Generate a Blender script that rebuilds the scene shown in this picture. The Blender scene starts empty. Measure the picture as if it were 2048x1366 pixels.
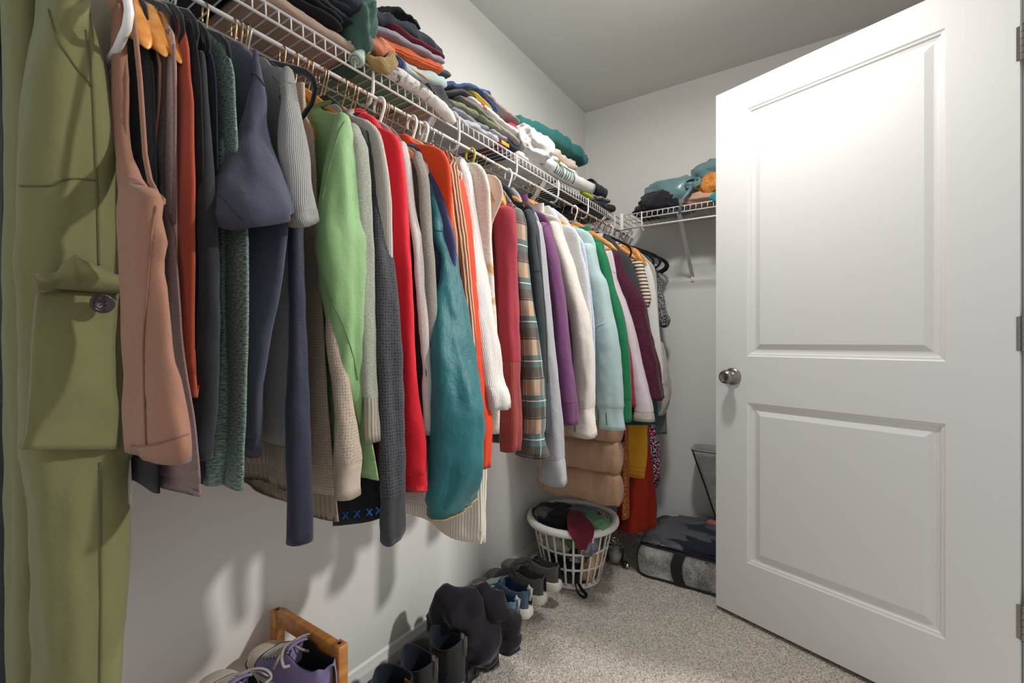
import bpy, bmesh, math, random
import numpy as np
from mathutils import Vector, Matrix, noise as mnoise
random.seed(7); np.random.seed(7)
C = bpy.context.scene.collection
PI = math.pi
# ---------------------------------------------------------------- camera, light, exposure
CAMX, CAMZ, YAW, F = 1.155, 1.064, math.radians(34.1), 910.0
cam_d = bpy.data.cameras.new('camera'); cam = bpy.data.objects.new('camera', cam_d); C.objects.link(cam)
cam.location = (CAMX, 0, CAMZ); cam.rotation_euler = (PI/2, 0, YAW)
cam_d.sensor_width = 36.0; cam_d.lens = 36.0*F/2048; cam_d.clip_start = .02
S = bpy.context.scene; S.camera = cam
S.view_settings.view_transform = 'Standard'; S.view_settings.look = 'None'
S.view_settings.gamma = 1.0; S.view_settings.use_curve_mapping = False
S.view_settings.exposure = 0.27
w = bpy.data.worlds.new('world'); S.world = w; w.use_nodes = True
w.node_tree.nodes['Background'].inputs[0].default_value = (.95, .97, 1, 1)
w.node_tree.nodes['Background'].inputs[1].default_value = 0.50
ld = bpy.data.lights.new('ceiling_lamp', 'AREA'); ld.shape = 'DISK'; ld.size = .15; ld.energy = 11; ld.color = (1, .985, .965)
lamp = bpy.data.objects.new('ceiling_lamp', ld); lamp.location = (.84, 1.36, 2.33); C.objects.link(lamp)
lp = bpy.data.lights.new('ceiling_lamp_globe', 'POINT'); lp.energy = 3.5; lp.shadow_soft_size = .07; lp.color = (1, .985, .965)
lamp2 = bpy.data.objects.new('ceiling_lamp_globe', lp); lamp2.location = (.84, 1.36, 2.29); C.objects.link(lamp2)
hl = bpy.data.lights.new('hall_lamp', 'POINT'); hl.energy = 165; hl.shadow_soft_size = .07; hl.color = (1, .98, .955)   # ceiling lamp of the hall, shining in through the doorway
hall = bpy.data.objects.new('hall_lamp', hl); hall.location = (2.65, 1.90, 2.32); C.objects.link(hall)

# ---------------------------------------------------------------- helpers
VD = np.array([-math.sin(YAW), math.cos(YAW)]); RD = np.array([math.cos(YAW), math.sin(YAW)])
def P(px, py, x=None, y=None, z=None):
    """world point on a plane, as measured in the photograph"""
    r = (px-1024)/F; u = (683-py)/F
    d = VD + r*RD
    if x is not None: t = (x-CAMX)/d[0]
    elif y is not None: t = y/d[1]
    else: t = (z-CAMZ)/u
    return np.array([CAMX+t*d[0], t*d[1], CAMZ+t*u])
def ya(px, x=.5):
    r = (px-1024)/F; d = VD+r*RD
    return (x-CAMX)/d[0]*d[1]
def lin(h):
    if isinstance(h, str):
        h = h.lstrip('#'); v = [int(h[i:i+2], 16)/255 for i in (0, 2, 4)]
    else: v = h
    return tuple(((c/12.92) if c <= .04045 else ((c+.055)/1.055)**2.4) for c in v)+(1,)

def ipl(xs, pts):
    """smooth interpolation of pts (n,k) over parameter values xs; pts[:,0] is the parameter"""
    pts = np.asarray(pts, float)
    t = pts[:, 0]; o = []
    for k in range(1, pts.shape[1]):
        v = pts[:, k]
        m = np.zeros(len(t))
        if len(t) > 2:
            dl = np.diff(v)/np.maximum(np.diff(t), 1e-9)
            m[1:-1] = np.where(dl[:-1]*dl[1:] > 0, 2*dl[:-1]*dl[1:]/(dl[:-1]+dl[1:]+1e-12*np.sign(dl[:-1]+dl[1:]+1e-30)), 0)
            m[0] = dl[0]; m[-1] = dl[-1]
        elif len(t) == 2: m[:] = (v[1]-v[0])/(t[1]-t[0])
        i = np.clip(np.searchsorted(t, xs, side='right')-1, 0, len(t)-2)
        h = t[i+1]-t[i]; s = np.clip((xs-t[i])/np.maximum(h, 1e-9), 0, 1)
        o.append((2*s**3-3*s**2+1)*v[i]+(s**3-2*s**2+s)*h*m[i]+(-2*s**3+3*s**2)*v[i+1]+(s**3-s**2)*h*m[i+1])
    return o

class MB:
    """collects shapes and links them as one mesh object"""
    def __init__(s): s.v = []; s.f = []; s.uv = []; s.mi = []
    def add(s, v, f, uv=None, mi=0):
        o = len(s.v); s.v.extend([tuple(map(float, q)) for q in v])
        for k, q in enumerate(f):
            s.f.append(tuple(i+o for i in q)); s.mi.append(mi)
            s.uv.append(uv[k] if uv is not None else [(0, 0)]*len(q))
        return s
    def loft(s, R, closed=True, cap0=False, cap1=False, mi=0, flip=False):
        R = np.asarray(R, float); m, n, _ = R.shape
        nn = n if closed else n-1
        seg = np.linalg.norm(np.roll(R, -1, 1)-R, axis=2)
        U = np.zeros((m, n+1)); U[:, 1:] = np.cumsum(seg, 1)
        L = np.zeros(m); L[1:] = np.cumsum(np.linalg.norm(np.diff(R, axis=0), axis=2).mean(1))
        Um = U.mean(0)*.5+U*.5
        f = []; uv = []
        for i in range(m-1):
            for j in range(nn):
                k = (j+1) % n
                q = (i*n+j, i*n+k, (i+1)*n+k, (i+1)*n+j); t = [(Um[i, j], L[i]), (Um[i, j+1], L[i]), (Um[i+1, j+1], L[i+1]), (Um[i+1, j], L[i+1])]
                if flip: q = q[::-1]; t = t[::-1]
                f.append(q); uv.append(t)
        if closed and cap0: f.append(tuple(range(n))[::-1]); uv.append([(0, 0)]*n)
        if closed and cap1: f.append(tuple((m-1)*n+j for j in range(n))); uv.append([(0, 0)]*n)
        return s.add(R.reshape(-1, 3), f, uv, mi)
    def tube(s, pts, r, n=8, closed=False, ry=None, mi=0, cap=True):
        pts = np.asarray(pts, float); m = len(pts)
        r = np.broadcast_to(np.asarray(r, float), (m,)); ry = r if ry is None else np.broadcast_to(np.asarray(ry, float), (m,))
        R = []; up = None
        for i in range(m):
            a = pts[(i-1) % m] if (closed or i > 0) else pts[i]; b = pts[(i+1) % m] if (closed or i < m-1) else pts[i]
            t = b-a; t = t/(np.linalg.norm(t)+1e-12)
            if up is None:
                up = np.array([0, 0, 1.]) if abs(t[2]) < .9 else np.array([1., 0, 0])
            up = up-t*np.dot(up, t); up /= np.linalg.norm(up)+1e-12
            sd = np.cross(t, up)
            th = np.arange(n)*2*PI/n
            R.append(pts[i]+np.outer(np.cos(th)*r[i], sd)+np.outer(np.sin(th)*ry[i], up))
        if closed: R.append(R[0])
        return s.loft(R, True, cap and not closed, cap and not closed, mi)
    def box(s, a, b, bev=0, mi=0):
        a = np.minimum(a, b).astype(float) if False else np.array([min(a[i], b[i]) for i in range(3)], float); b = np.array(b, float) if False else np.array([max(a[i], b[i]) for i in range(3)], float)
        bm = bmesh.new(); bmesh.ops.create_cube(bm, size=1)
        for q in bm.verts: q.co = Vector([(a[i]+b[i])/2+q.co[i]*(b[i]-a[i]) for i in range(3)])
        if bev > 0: bmesh.ops.bevel(bm, geom=bm.edges[:], offset=bev, segments=2, profile=.5, affect='EDGES')
        bm.verts.index_update()
        s.add([q.co[:] for q in bm.verts], [[q.index for q in f.verts] for f in bm.faces], mi=mi); bm.free(); return s
    def lathe(s, prof, c=(0, 0, 0), n=32, axis='z', mi=0):
        R = []
        for (r, h) in prof:
            th = np.arange(n)*2*PI/n
            q = np.stack([np.cos(th)*r, np.sin(th)*r, np.full(n, h)], 1)
            if axis == 'y': q = q[:, [0, 2, 1]]*[1, -1, 1]
            if axis == 'x': q = q[:, [2, 0, 1]]
            R.append(q+np.array(c))
        return s.loft(R, True, True, True, mi)
    def xf(s, M):
        s.v = [tuple(M @ Vector(q)) for q in s.v]; return s
    def build(s, name, mat, parent=None, smooth=True, base=None, kind=None, sharp=None):
        me = bpy.data.meshes.new(name)
        off = np.array(base if base is not None else (parent.location if parent else (0, 0, 0)), float)
        if base is None and parent is not None and parent.parent is not None: off = off+np.array(parent.parent.location)
        v = (np.asarray(s.v)-off).tolist() if len(s.v) else []
        me.from_pydata(v, [], s.f)
        for mm in (mat if isinstance(mat, (list, tuple)) else [mat]): me.materials.append(mm)
        ul = me.uv_layers.new(name='UVMap')
        ul.data.foreach_set('uv', np.array([c for q in s.uv for t in q for c in t], np.float32))
        if any(s.mi): me.polygons.foreach_set('material_index', s.mi)
        if smooth:
            me.polygons.foreach_set('use_smooth', [True]*len(me.polygons))
            if sharp: me.set_sharp_from_angle(angle=math.radians(sharp))
        me.update()
        o = bpy.data.objects.new(name, me); C.objects.link(o)
        if parent is not None:
            o.parent = parent
            if base is not None: o.location = tuple(np.array(base)-np.array(parent.location)-(np.array(parent.parent.location) if parent.parent else 0))
        elif base is not None: o.location = base
        if kind: o['kind'] = kind
        return o
def thing(name, label, cat, loc=(0, 0, 0), group=None, kind=None):
    o = bpy.data.objects.new(name, None); C.objects.link(o); o.location = tuple(float(q) for q in loc); o.empty_display_size = .05
    o['label'] = label; o['category'] = cat
    if group: o['group'] = group
    if kind: o['kind'] = kind
    return o
def tag(o, label, cat, group=None, kind=None):
    o['label'] = label; o['category'] = cat
    if group: o['group'] = group
    if kind: o['kind'] = kind
    return o
def dup(root, name, loc, rot, label, group=None):
    r = root.copy(); C.objects.link(r); r.location = loc; r.rotation_euler = rot; r['label'] = label; r.name = name
    if group: r['group'] = group
    for ch in list(root.children):
        c = ch.copy(); C.objects.link(c); c.parent = r
        for g in ch.children:
            d = g.copy(); C.objects.link(d); d.parent = c
    return r
def raycast(g, pxs):
    from mathutils.bvhtree import BVHTree
    V = []; Fc = []
    for ch in g.children:
        if ch.type != 'MESH': continue
        o = len(V); loc = g.location+ch.location; V += [q.co+loc for q in ch.data.vertices]; Fc += [[i+o for i in f.vertices] for f in ch.data.polygons]
    t = BVHTree.FromPolygons(V, Fc); out = []
    for (a, b) in pxs:
        d = Vector(P(a, b, x=.3))-Vector((CAMX, 0, CAMZ)); d.normalize()
        h = t.ray_cast(Vector((CAMX, 0, CAMZ)), d)
        if h[0] is not None:
            n = h[1] if h[1].dot(d) < 0 else -h[1]; out.append((np.array(h[0]), np.array(n)))
    return out
def stitch(g, mat, line, r=.0012, nm='seam', off=.0006, ry=None):
    """a raised seam lying on a garment"""
    L = np.array(line, float); d = np.concatenate([[0], np.cumsum(np.linalg.norm(np.diff(L, axis=0), axis=1))]); u = np.linspace(0, d[-1], max(6, int(d[-1]/5)))
    px = np.stack(ipl(u, np.column_stack([d, L])), 1); h = raycast(g, px)
    if len(h) < 3: return
    pts = [h[0][0]+h[0][1]*off]
    for q, n in h[1:]:
        q = q+n*off
        if np.linalg.norm(q-pts[-1]) < .05: pts.append(q)
    if len(pts) > 2: MB().tube(pts, r, 6, ry=ry).build(nm, mat, g)
def nz(v, sc, seed=0): return mnoise.noise(Vector((v[0]*sc+seed*7.13, v[1]*sc+seed*3.7, v[2]*sc-seed*1.9)))

# ---------------------------------------------------------------- materials
class NT:
    def __init__(s, name):
        s.m = bpy.data.materials.new(name); s.m.use_nodes = True; s.t = s.m.node_tree; s.b = s.t.nodes['Principled BSDF']
    def n(s, typ, **kw):
        q = s.t.nodes.new('ShaderNode'+typ)
        for k, v in kw.items():
            if k.startswith('i_'): q.inputs[int(k[2:]) if k[2:].isdigit() else k[2:].replace('_', ' ')].default_value = v
            else: setattr(q, k, v)
        return q
    def l(s, a, b): s.t.links.new(a, b)
    def mapping(s, src, sc):
        m = s.n('Mapping'); m.inputs['Scale'].default_value = sc if len(sc) == 3 else (sc[0], sc[1], 1); s.l(src, m.inputs[0]); return m.outputs[0]
    def mix(s, fac, a, b):
        q = s.n('Mix', data_type='RGBA')
        for v, i in ((fac, 0), (a, 6), (b, 7)):
            if hasattr(v, 'is_linked') or hasattr(v, 'links'): s.l(v, q.inputs[i])
            else: q.inputs[i].default_value = v
        return q.outputs[2]
    def math(s, op, a, b=0.):
        q = s.n('Math', operation=op)
        for v, i in ((a, 0), (b, 1)):
            if hasattr(v, 'links'): s.l(v, q.inputs[i])
            else: q.inputs[i].default_value = v
        return q.outputs[0]
    def ramp(s, fac, stops, const=False):
        q = s.n('ValToRGB'); e = q.color_ramp.elements
        if const: q.color_ramp.interpolation = 'CONSTANT'
        while len(e) < len(stops): e.new(.5)
        for k, (p, c) in enumerate(stops): e[k].position = p; e[k].color = c
        s.l(fac, q.inputs[0]); return q.outputs[0]
    def bump(s, h, strength=.5, dist=.001, nrm=None):
        q = s.n('Bump'); q.inputs['Strength'].default_value = strength; q.inputs['Distance'].default_value = dist
        s.l(h, q.inputs['Height'])
        if nrm: s.l(nrm, q.inputs['Normal'])
        return q.outputs[0]
def simple(name, col, rough=.5, metal=0, spec=.5, bump=None, **kw):
    N = NT(name); b = N.b
    b.inputs['Base Color'].default_value = lin(col); b.inputs['Roughness'].default_value = rough; b.inputs['Metallic'].default_value = metal
    b.inputs['Specular IOR Level'].default_value = spec
    for k, v in kw.items(): b.inputs[k.replace('_', ' ')].default_value = v
    if bump:
        tc = N.n('TexCoord'); ns = N.n('TexNoise'); ns.inputs['Scale'].default_value = bump[0]; ns.inputs['Detail'].default_value = 4
        N.l(tc.outputs['Object'], ns.inputs['Vector']); N.l(N.bump(ns.outputs[0], bump[1], bump[2]), b.inputs['Normal'])
    return N.m
FABN = {}
def fab(col, kind='plain', c2=None, sc=1., rough=.85, c3=None):
    key = (col, kind, c2, sc, rough, c3)
    if key in FABN: return FABN[key]
    N = NT('fabric_'+kind); b = N.b; tc = N.n('TexCoord'); uv = tc.outputs['UV']; ob = tc.outputs['Object']
    c = lin(col); d = lin(c2) if c2 else tuple(q*.72 for q in c[:3])+(1,)
    b.inputs['Roughness'].default_value = rough; b.inputs['Specular IOR Level'].default_value = .22
    b.inputs['Sheen Weight'].default_value = .12; b.inputs['Sheen Roughness'].default_value = .5
    big = N.n('TexNoise'); big.inputs['Scale'].default_value = 9; big.inputs['Detail'].default_value = 3; N.l(ob, big.inputs['Vector'])
    fine = N.n('TexNoise'); fine.inputs['Scale'].default_value = 650; fine.inputs['Detail'].default_value = 2; N.l(ob, fine.inputs['Vector'])
    crm = N.n('TexNoise'); crm.inputs['Scale'].default_value = 38; crm.inputs['Detail'].default_value = 5; crm.inputs['Roughness'].default_value = .6; N.l(ob, crm.inputs['Vector'])
    lo = tuple(q*.9 for q in c[:3])+(1,); hi = tuple(min(1, q*1.08) for q in c[:3])+(1,)
    base = N.mix(big.outputs[0], lo, hi)
    nrm = N.bump(crm.outputs[0], .35, .006)
    col_out = base
    def wave(vec, axis, scale, prof='SIN', dist=0.):
        q = N.n('TexWave', wave_type='BANDS', bands_direction=axis, wave_profile=prof); q.inputs['Scale'].default_value = scale
        q.inputs['Distortion'].default_value = dist; q.inputs['Detail'].default_value = 0; N.l(vec, q.inputs['Vector']); return q.outputs['Fac']
    if kind == 'plain':
        nrm = N.bump(fine.outputs[0], .35, .0008, nrm)
        col_out = N.mix(N.math('MULTIPLY', fine.outputs[0], .35), base, d)
    elif kind == 'heather':
        q = N.n('TexNoise'); q.inputs['Scale'].default_value = 1; q.inputs['Detail'].default_value = 3; q.inputs['Roughness'].default_value = .7
        N.l(N.mapping(uv, (160*sc, 620*sc)), q.inputs['Vector'])
        r = N.ramp(q.outputs[0], [(.36, (0, 0, 0, 1)), (.64, (1, 1, 1, 1))])
        col_out = N.mix(r, base, d); nrm = N.bump(q.outputs[0], .4, .001, nrm)
    elif kind in ('rib', 'ribh'):
        wv = wave(uv, 'X' if kind == 'rib' else 'Y', 52*sc)
        nrm = N.bump(wv, .8, .0022, nrm); col_out = N.mix(N.math('MULTIPLY', fine.outputs[0], .3), base, d)
        nrm = N.bump(fine.outputs[0], .3, .0008, nrm)
    elif kind == 'knit':
        wv = wave(uv, 'Y', 60*sc); w2 = wave(uv, 'X', 60*sc)
        q = N.math('MULTIPLY', wv, w2); nrm = N.bump(q, .9, .003, nrm); col_out = N.mix(N.math('MULTIPLY', fine.outputs[0], .5), base, d)
    elif kind == 'cable':
        wv = wave(uv, 'X', 60*sc, dist=1.2); nrm = N.bump(wv, 1., .004, nrm)
        r = N.ramp(wv, [(.25, (1, 1, 1, 1)), (.6, (0, 0, 0, 1))]); col_out = N.mix(r, base, d)
    elif kind == 'mesh':
        v = N.n('TexVoronoi', feature='F1'); v.inputs['Scale'].default_value = 1; v.inputs['Randomness'].default_value = .25
        N.l(N.mapping(uv, (230*sc, 200*sc)), v.inputs['Vector'])
        r = N.ramp(v.outputs['Distance'], [(.2, (1, 1, 1, 1)), (.34, (0, 0, 0, 1))]); col_out = N.mix(r, base, d)
        nrm = N.bump(v.outputs['Distance'], .4, .0012, nrm)
    elif kind in ('sherpa', 'fuzzy'):
        v = N.n('TexVoronoi', feature='F1'); v.inputs['Scale'].default_value = 210*sc; N.l(ob, v.inputs['Vector'])
        r = N.ramp(v.outputs['Distance'], [(.05, (0, 0, 0, 1)), (.75, (1, 1, 1, 1))]); col_out = N.mix(r, base, d)
        nrm = N.bump(v.outputs['Distance'], -1., .005 if kind == 'sherpa' else .002, nrm)
        if c3:
            q = N.n('TexNoise'); q.inputs['Scale'].default_value = 14; q.inputs['Detail'].default_value = 1; N.l(ob, q.inputs['Vector'])
            col_out = N.mix(N.ramp(q.outputs[0], [(.56, (0, 0, 0, 1)), (.63, (1, 1, 1, 1))]), col_out, lin(c3))
    elif kind == 'plaid':
        sx = N.n('SeparateXYZ'); N.l(N.mapping(uv, (13*sc, 9.5*sc)), sx.inputs[0])
        def band(o, lo_, hi_, ph=0.):
            fr = N.math('FRACT', N.math('ADD', o, ph)); return N.math('MULTIPLY', N.math('GREATER_THAN', fr, lo_), N.math('LESS_THAN', fr, hi_))
        ux, uy = sx.outputs[0], sx.outputs[1]
        tw = wave(uv, 'DIAGONAL', 400)
        c_ = N.mix(N.math('MULTIPLY', band(ux, .0, .42), .75), lin('#c8a688'), lin('#3c5c5e'))
        c_ = N.mix(N.math('MULTIPLY', band(uy, .0, .30), .85), c_, lin('#33696a'))
        c_ = N.mix(N.math('MULTIPLY', band(uy, .30, .55), .8), c_, lin('#22302f'))
        c_ = N.mix(N.math('MULTIPLY', band(ux, .55, .80), .45), c_, lin('#453f42'))
        c_ = N.mix(N.math('MULTIPLY', band(uy, .13, .155), .9), c_, lin('#e8ddcf'))
        c_ = N.mix(N.math('MULTIPLY', band(ux, .20, .225), .8), c_, lin('#d8c9b5'))
        c_ = N.mix(N.math('MULTIPLY', band(uy, .56, .60), .85), c_, lin('#171c1d'))
        c_ = N.mix(N.math('MULTIPLY', band(ux, .47, .50), .85), c_, lin('#171c1d'))
        col_out = N.mix(N.math('MULTIPLY', fine.outputs[0], .4), c_, lin('#5a5654')); nrm = N.bump(fine.outputs[0], .4, .001, nrm)
    elif kind == 'stripe':
        sx = N.n('SeparateXYZ'); N.l(N.mapping(uv, (1, 60*sc)), sx.inputs[0])
        col_out = N.mix(N.math('GREATER_THAN', N.math('FRACT', sx.outputs[1]), .55), base, d); nrm = N.bump(fine.outputs[0], .4, .001, nrm)
    elif kind == 'floral':
        v = N.n('TexVoronoi', feature='F1'); v.inputs['Scale'].default_value = 75*sc; N.l(ob, v.inputs['Vector'])
        v2 = N.n('TexVoronoi', feature='F1'); v2.inputs['Scale'].default_value = 150*sc; N.l(ob, v2.inputs['Vector'])
        c_ = N.mix(N.ramp(v2.outputs['Distance'], [(.36, (1, 1, 1, 1)), (.42, (0, 0, 0, 1))]), base, d)
        col_out = N.mix(N.ramp(v.outputs['Distance'], [(.34, (1, 1, 1, 1)), (.4, (0, 0, 0, 1))]), c_, lin(c3 or '#c02848'))
    elif kind == 'leopard':
        v = N.n('TexVoronoi', feature='F1'); v.inputs['Scale'].default_value = 130*sc; N.l(ob, v.inputs['Vector'])
        col_out = N.mix(N.ramp(v.outputs['Distance'], [(.28, (0, 0, 0, 1)), (.34, (1, 1, 1, 1)), (.5, (1, 1, 1, 1)), (.56, (0, 0, 0, 1))]), base, d)
    elif kind == 'marble':
        q = N.n('TexNoise'); q.inputs['Scale'].default_value = 30*sc; q.inputs['Detail'].default_value = 6; q.inputs['Distortion'].default_value = 1.5; N.l(ob, q.inputs['Vector'])
        col_out = N.mix(N.ramp(q.outputs[0], [(.5, (0, 0, 0, 1)), (.62, (1, 1, 1, 1))]), base, d)
    elif kind == 'nylon':
        q = N.n('TexNoise'); q.inputs['Scale'].default_value = 1; q.inputs['Detail'].default_value = 5; N.l(N.mapping(uv, (60, 28)), q.inputs['Vector'])
        nrm = N.bump(q.outputs[0], .5, .006, nrm); b.inputs['Roughness'].default_value = .5; b.inputs['Specular IOR Level'].default_value = .4
    elif kind == 'satin':
        b.inputs['Roughness'].default_value = .28; b.inputs['Specular IOR Level'].default_value = .6
    elif kind == 'crinkle':
        q = wave(uv, 'X', 90, dist=3.); nrm = N.bump(q, .55, .003, nrm)
    elif kind == 'cross':
        a_ = wave(uv, 'DIAGONAL', 260); q = N.n('TexNoise'); q.inputs['Scale'].default_value = 420; N.l(ob, q.inputs['Vector'])
        q2 = N.n('TexNoise'); q2.inputs['Scale'].default_value = 12; N.l(ob, q2.inputs['Vector'])
        r = N.ramp(N.math('ADD', N.math('MULTIPLY', q.outputs[0], .7), N.math('MULTIPLY', q2.outputs[0], .45)), [(.48, (0, 0, 0, 1)), (.68, (1, 1, 1, 1))])
        col_out = N.mix(r, base, d); nrm = N.bump(q.outputs[0], .4, .002, nrm)
    N.l(col_out, b.inputs['Base Color']); N.l(nrm, b.inputs['Normal'])
    FABN[key] = N.m; return N.m
def wood(name, c1, c2, sc=(3, 60, 60), rough=.4):
    N = NT(name); tc = N.n('TexCoord'); q = N.n('TexNoise'); q.inputs['Scale'].default_value = 1; q.inputs['Detail'].default_value = 5; q.inputs['Distortion'].default_value = .4
    N.l(N.mapping(tc.outputs['Object'], sc), q.inputs['Vector'])
    N.l(N.ramp(q.outputs[0], [(.3, lin(c1)), (.7, lin(c2))]), N.b.inputs['Base Color']); N.b.inputs['Roughness'].default_value = rough
    N.l(N.bump(q.outputs[0], .15, .001), N.b.inputs['Normal']); return N.m
# ---------------------------------------------------------------- room
M_wall = simple('wall_paint', '#e6e4df', .9, spec=.2, bump=(90, .12, .001))
M_ceil = simple('ceiling_paint', '#dfddd8', .95, spec=.1, bump=(60, .15, .001))
M_trim = simple('trim_paint', '#ecebe8', .38, spec=.45)
M_doorp = simple('door_paint', '#dad9d6', .42, spec=.45, bump=(160, .12, .0006))
M_nickel = simple('brushed_nickel', '#8f8b86', .28, 1)
M_wire = simple('white_vinyl_wire', '#e9e6e3', .4, spec=.4)
M_dark = simple('dark_void', '#0d0c0c', .8)
W, D, H = 1.60, 2.48, 2.42
def struct(name, mb, m, label, **k):
    o = mb.build(name, m, None, smooth=k.pop('smooth', False), base=k.pop('base', (0, 0, 0)), **k)
    o['kind'] = 'structure'; o['label'] = label; return o
struct('wall_left', MB().box((-.1, -.7, -.02), (0, D+.1, H)), M_wall, 'long light grey wall behind the hanging clothes')
struct('wall_back', MB().box((0, D, -.02), (W+.1, D+.1, H)), M_wall, 'short light grey wall at the far end of the closet')
mb = MB().box((W, 1.735, -.02), (W+.1, D, H)).box((W, .86, 2.07), (W+.1, 1.735, H)).box((W, .2, -.02), (W+.1, .86, H))
struct('wall_right', mb, M_wall, 'light grey wall with the doorway, right of the open door')
struct('ceiling', MB().box((-.1, -.7, H), (W+.1, D+.1, H+.08)), M_ceil, 'flat grey shaded ceiling')
# carpet
N = NT('carpet'); tc = N.n('TexCoord')
q1 = N.n('TexNoise'); q1.inputs['Scale'].default_value = 200; q1.inputs['Detail'].default_value = 3; q1.inputs['Roughness'].default_value = .7
q2 = N.n('TexNoise'); q2.inputs['Scale'].default_value = 5; q2.inputs['Detail'].default_value = 3
for q in (q1, q2): N.l(tc.outputs['Object'], q.inputs['Vector'])
cc = N.ramp(q1.outputs[0], [(.34, lin('#71675d')), (.46, lin('#c2b9ad')), (.62, lin('#f0e8de'))])
N.l(N.mix(N.math('MULTIPLY', q2.outputs[0], .35), cc, lin('#a79e94')), N.b.inputs['Base Color'])
N.b.inputs['Roughness'].default_value = 1; N.b.inputs['Specular IOR Level'].default_value = .05
N.l(N.bump(q1.outputs[0], .9, .006), N.b.inputs['Normal']); M_carpet = N.m
gx = np.arange(0, W+.101, .0055); gy = np.arange(.45, D+.002, .0055)
X, Y = np.meshgrid(gx, gy); Z = np.random.normal(0, .0016, X.shape)-.003
ny, nx = X.shape
vv = np.stack([X, Y, Z], -1).reshape(-1, 3)
ii = (np.arange(ny-1)[:, None]*nx+np.arange(nx-1)[None]).reshape(-1)
ff = np.stack([ii, ii+1, ii+nx+1, ii+nx], 1)
n0 = len(vv)
vv = np.vstack([vv, [[0, -.7, -.003], [W+.1, -.7, -.003], [W+.1, .46, -.003], [0, .46, -.003]]]); ff = np.vstack([ff, [[n0, n0+1, n0+2, n0+3]]])
me = bpy.data.meshes.new('floor'); me.vertices.add(len(vv)); me.vertices.foreach_set('co', vv.astype(np.float32).ravel())
me.loops.add(ff.size); me.loops.foreach_set('vertex_index', ff.astype(np.int32).ravel()); me.polygons.add(len(ff))
me.polygons.foreach_set('loop_start', np.arange(0, ff.size, 4, dtype=np.int32)); me.update(calc_edges=True); me.validate()
me.materials.append(M_carpet); fl = bpy.data.objects.new('floor', me); C.objects.link(fl); fl['kind'] = 'structure'; fl['label'] = 'beige speckled cut-pile carpet floor'
# baseboards
def baseboard(name, axis, a, b, label):
    prof = [(0, 0), (.013, 0), (.013, .055), (.009, .066), (.006, .078), (0, .084)]
    R = [[(p[0], t, p[1]) if axis == 'y' else (t, D-p[0], p[1]) for p in prof] for t in (a, b)]
    struct(name, MB().loft(R, True, True, True), M_trim, label)
baseboard('baseboard_left', 'y', -.7, D, 'white moulded baseboard along the long left wall')
baseboard('baseboard_back', 'x', .0, W, 'white moulded baseboard along the far wall')
# door frame
mb = MB().box((1.598, 1.716, 0), (W+.11, 1.736, 2.07), .001).box((1.635, 1.704, 0), (1.67, 1.717, 2.06), .001).box((W+.0, .86, 2.052), (W+.11, 1.72, 2.072)).box((W-.002, .86, 0), (W+.11, .88, 2.06))
struct('trim_1', mb, M_trim, 'white door jamb at the hinge side of the door')
mb = MB().box((W-.007, 1.732, 0), (W, 1.79, 2.13), .003).box((W-.014, .80, 2.06), (W, 1.79, 2.13), .003)
struct('trim_2', mb, M_trim, 'white casing around the doorway')
# ---------------------------------------------------------------- panel door, standing open
DU = np.array([.942, -.336, 0.]); DU /= np.linalg.norm(DU); DN = np.array([DU[1], -DU[0], 0.]); DO = np.array([.811, 1.960, .014])
def dw(u, n, z): return DO+DU*u+DN*n+np.array([0, 0, z])
DWD, DHT, DTH = .813, 2.030, .035
door = bpy.data.objects.new('door_1', None); C.objects.link(door); door.location = tuple(DO+DU*DWD); door['kind'] = 'structure'; door['label'] = 'white two-panel door standing open at the right'; door['category'] = 'door'
panels = [(.123, .674, .215, .820), (.123, .674, .994, 1.928)]
us = [0, .123, .674, DWD]; zs = [0, .215, .820, .994, 1.928, DHT]
prof = [(0, 0), (.004, -.0035), (.010, -.005), (.013, -.0095), (.021, -.0115), (.027, -.0115), (.046, -.003)]
def doorface(n0, sgn):
    m = MB()
    for i in range(3):
        for j in range(5):
            if i == 1 and j in (1, 3): continue
            m.add([dw(us[i], n0, zs[j]), dw(us[i+1], n0, zs[j]), dw(us[i+1], n0, zs[j+1]), dw(us[i], n0, zs[j+1])], [(0, 1, 2, 3) if sgn > 0 else (3, 2, 1, 0)])
    return m
m = doorface(0, 1)
bk = doorface(-DTH, -1); m.add(bk.v, bk.f)
for (u0, u1, z0, z1) in panels: m.add([dw(u0, -DTH, z0), dw(u1, -DTH, z0), dw(u1, -DTH, z1), dw(u0, -DTH, z1)], [(3, 2, 1, 0)])
for (a, b) in (((0, 0), (0, DHT)), ((DWD, 0), (DWD, DHT)), ((0, 0), (DWD, 0)), ((0, DHT), (DWD, DHT))):
    m.add([dw(a[0], 0, a[1]), dw(b[0], 0, b[1]), dw(b[0], -DTH, b[1]), dw(a[0], -DTH, a[1])], [(0, 1, 2, 3)])
m.build('door_slab', M_doorp, door, smooth=False)
for k, (u0, u1, z0, z1) in enumerate(panels):
    loops = []
    for (i, d) in prof: loops.append([dw(u0+i, d, z0+i), dw(u1-i, d, z0+i), dw(u1-i, d, z1-i), dw(u0+i, d, z1-i)])
    m = MB()
    for a, b in zip(loops[:-1], loops[1:]):
        for j in range(4): m.add([a[j], a[(j+1) % 4], b[(j+1) % 4], b[j]], [(0, 1, 2, 3)])
    m.build('panel_moulding', M_doorp, door, smooth=False)
    m = MB(); m.add(loops[-1], [(0, 1, 2, 3)]); m.build('panel', M_doorp, door, smooth=False)
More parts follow.
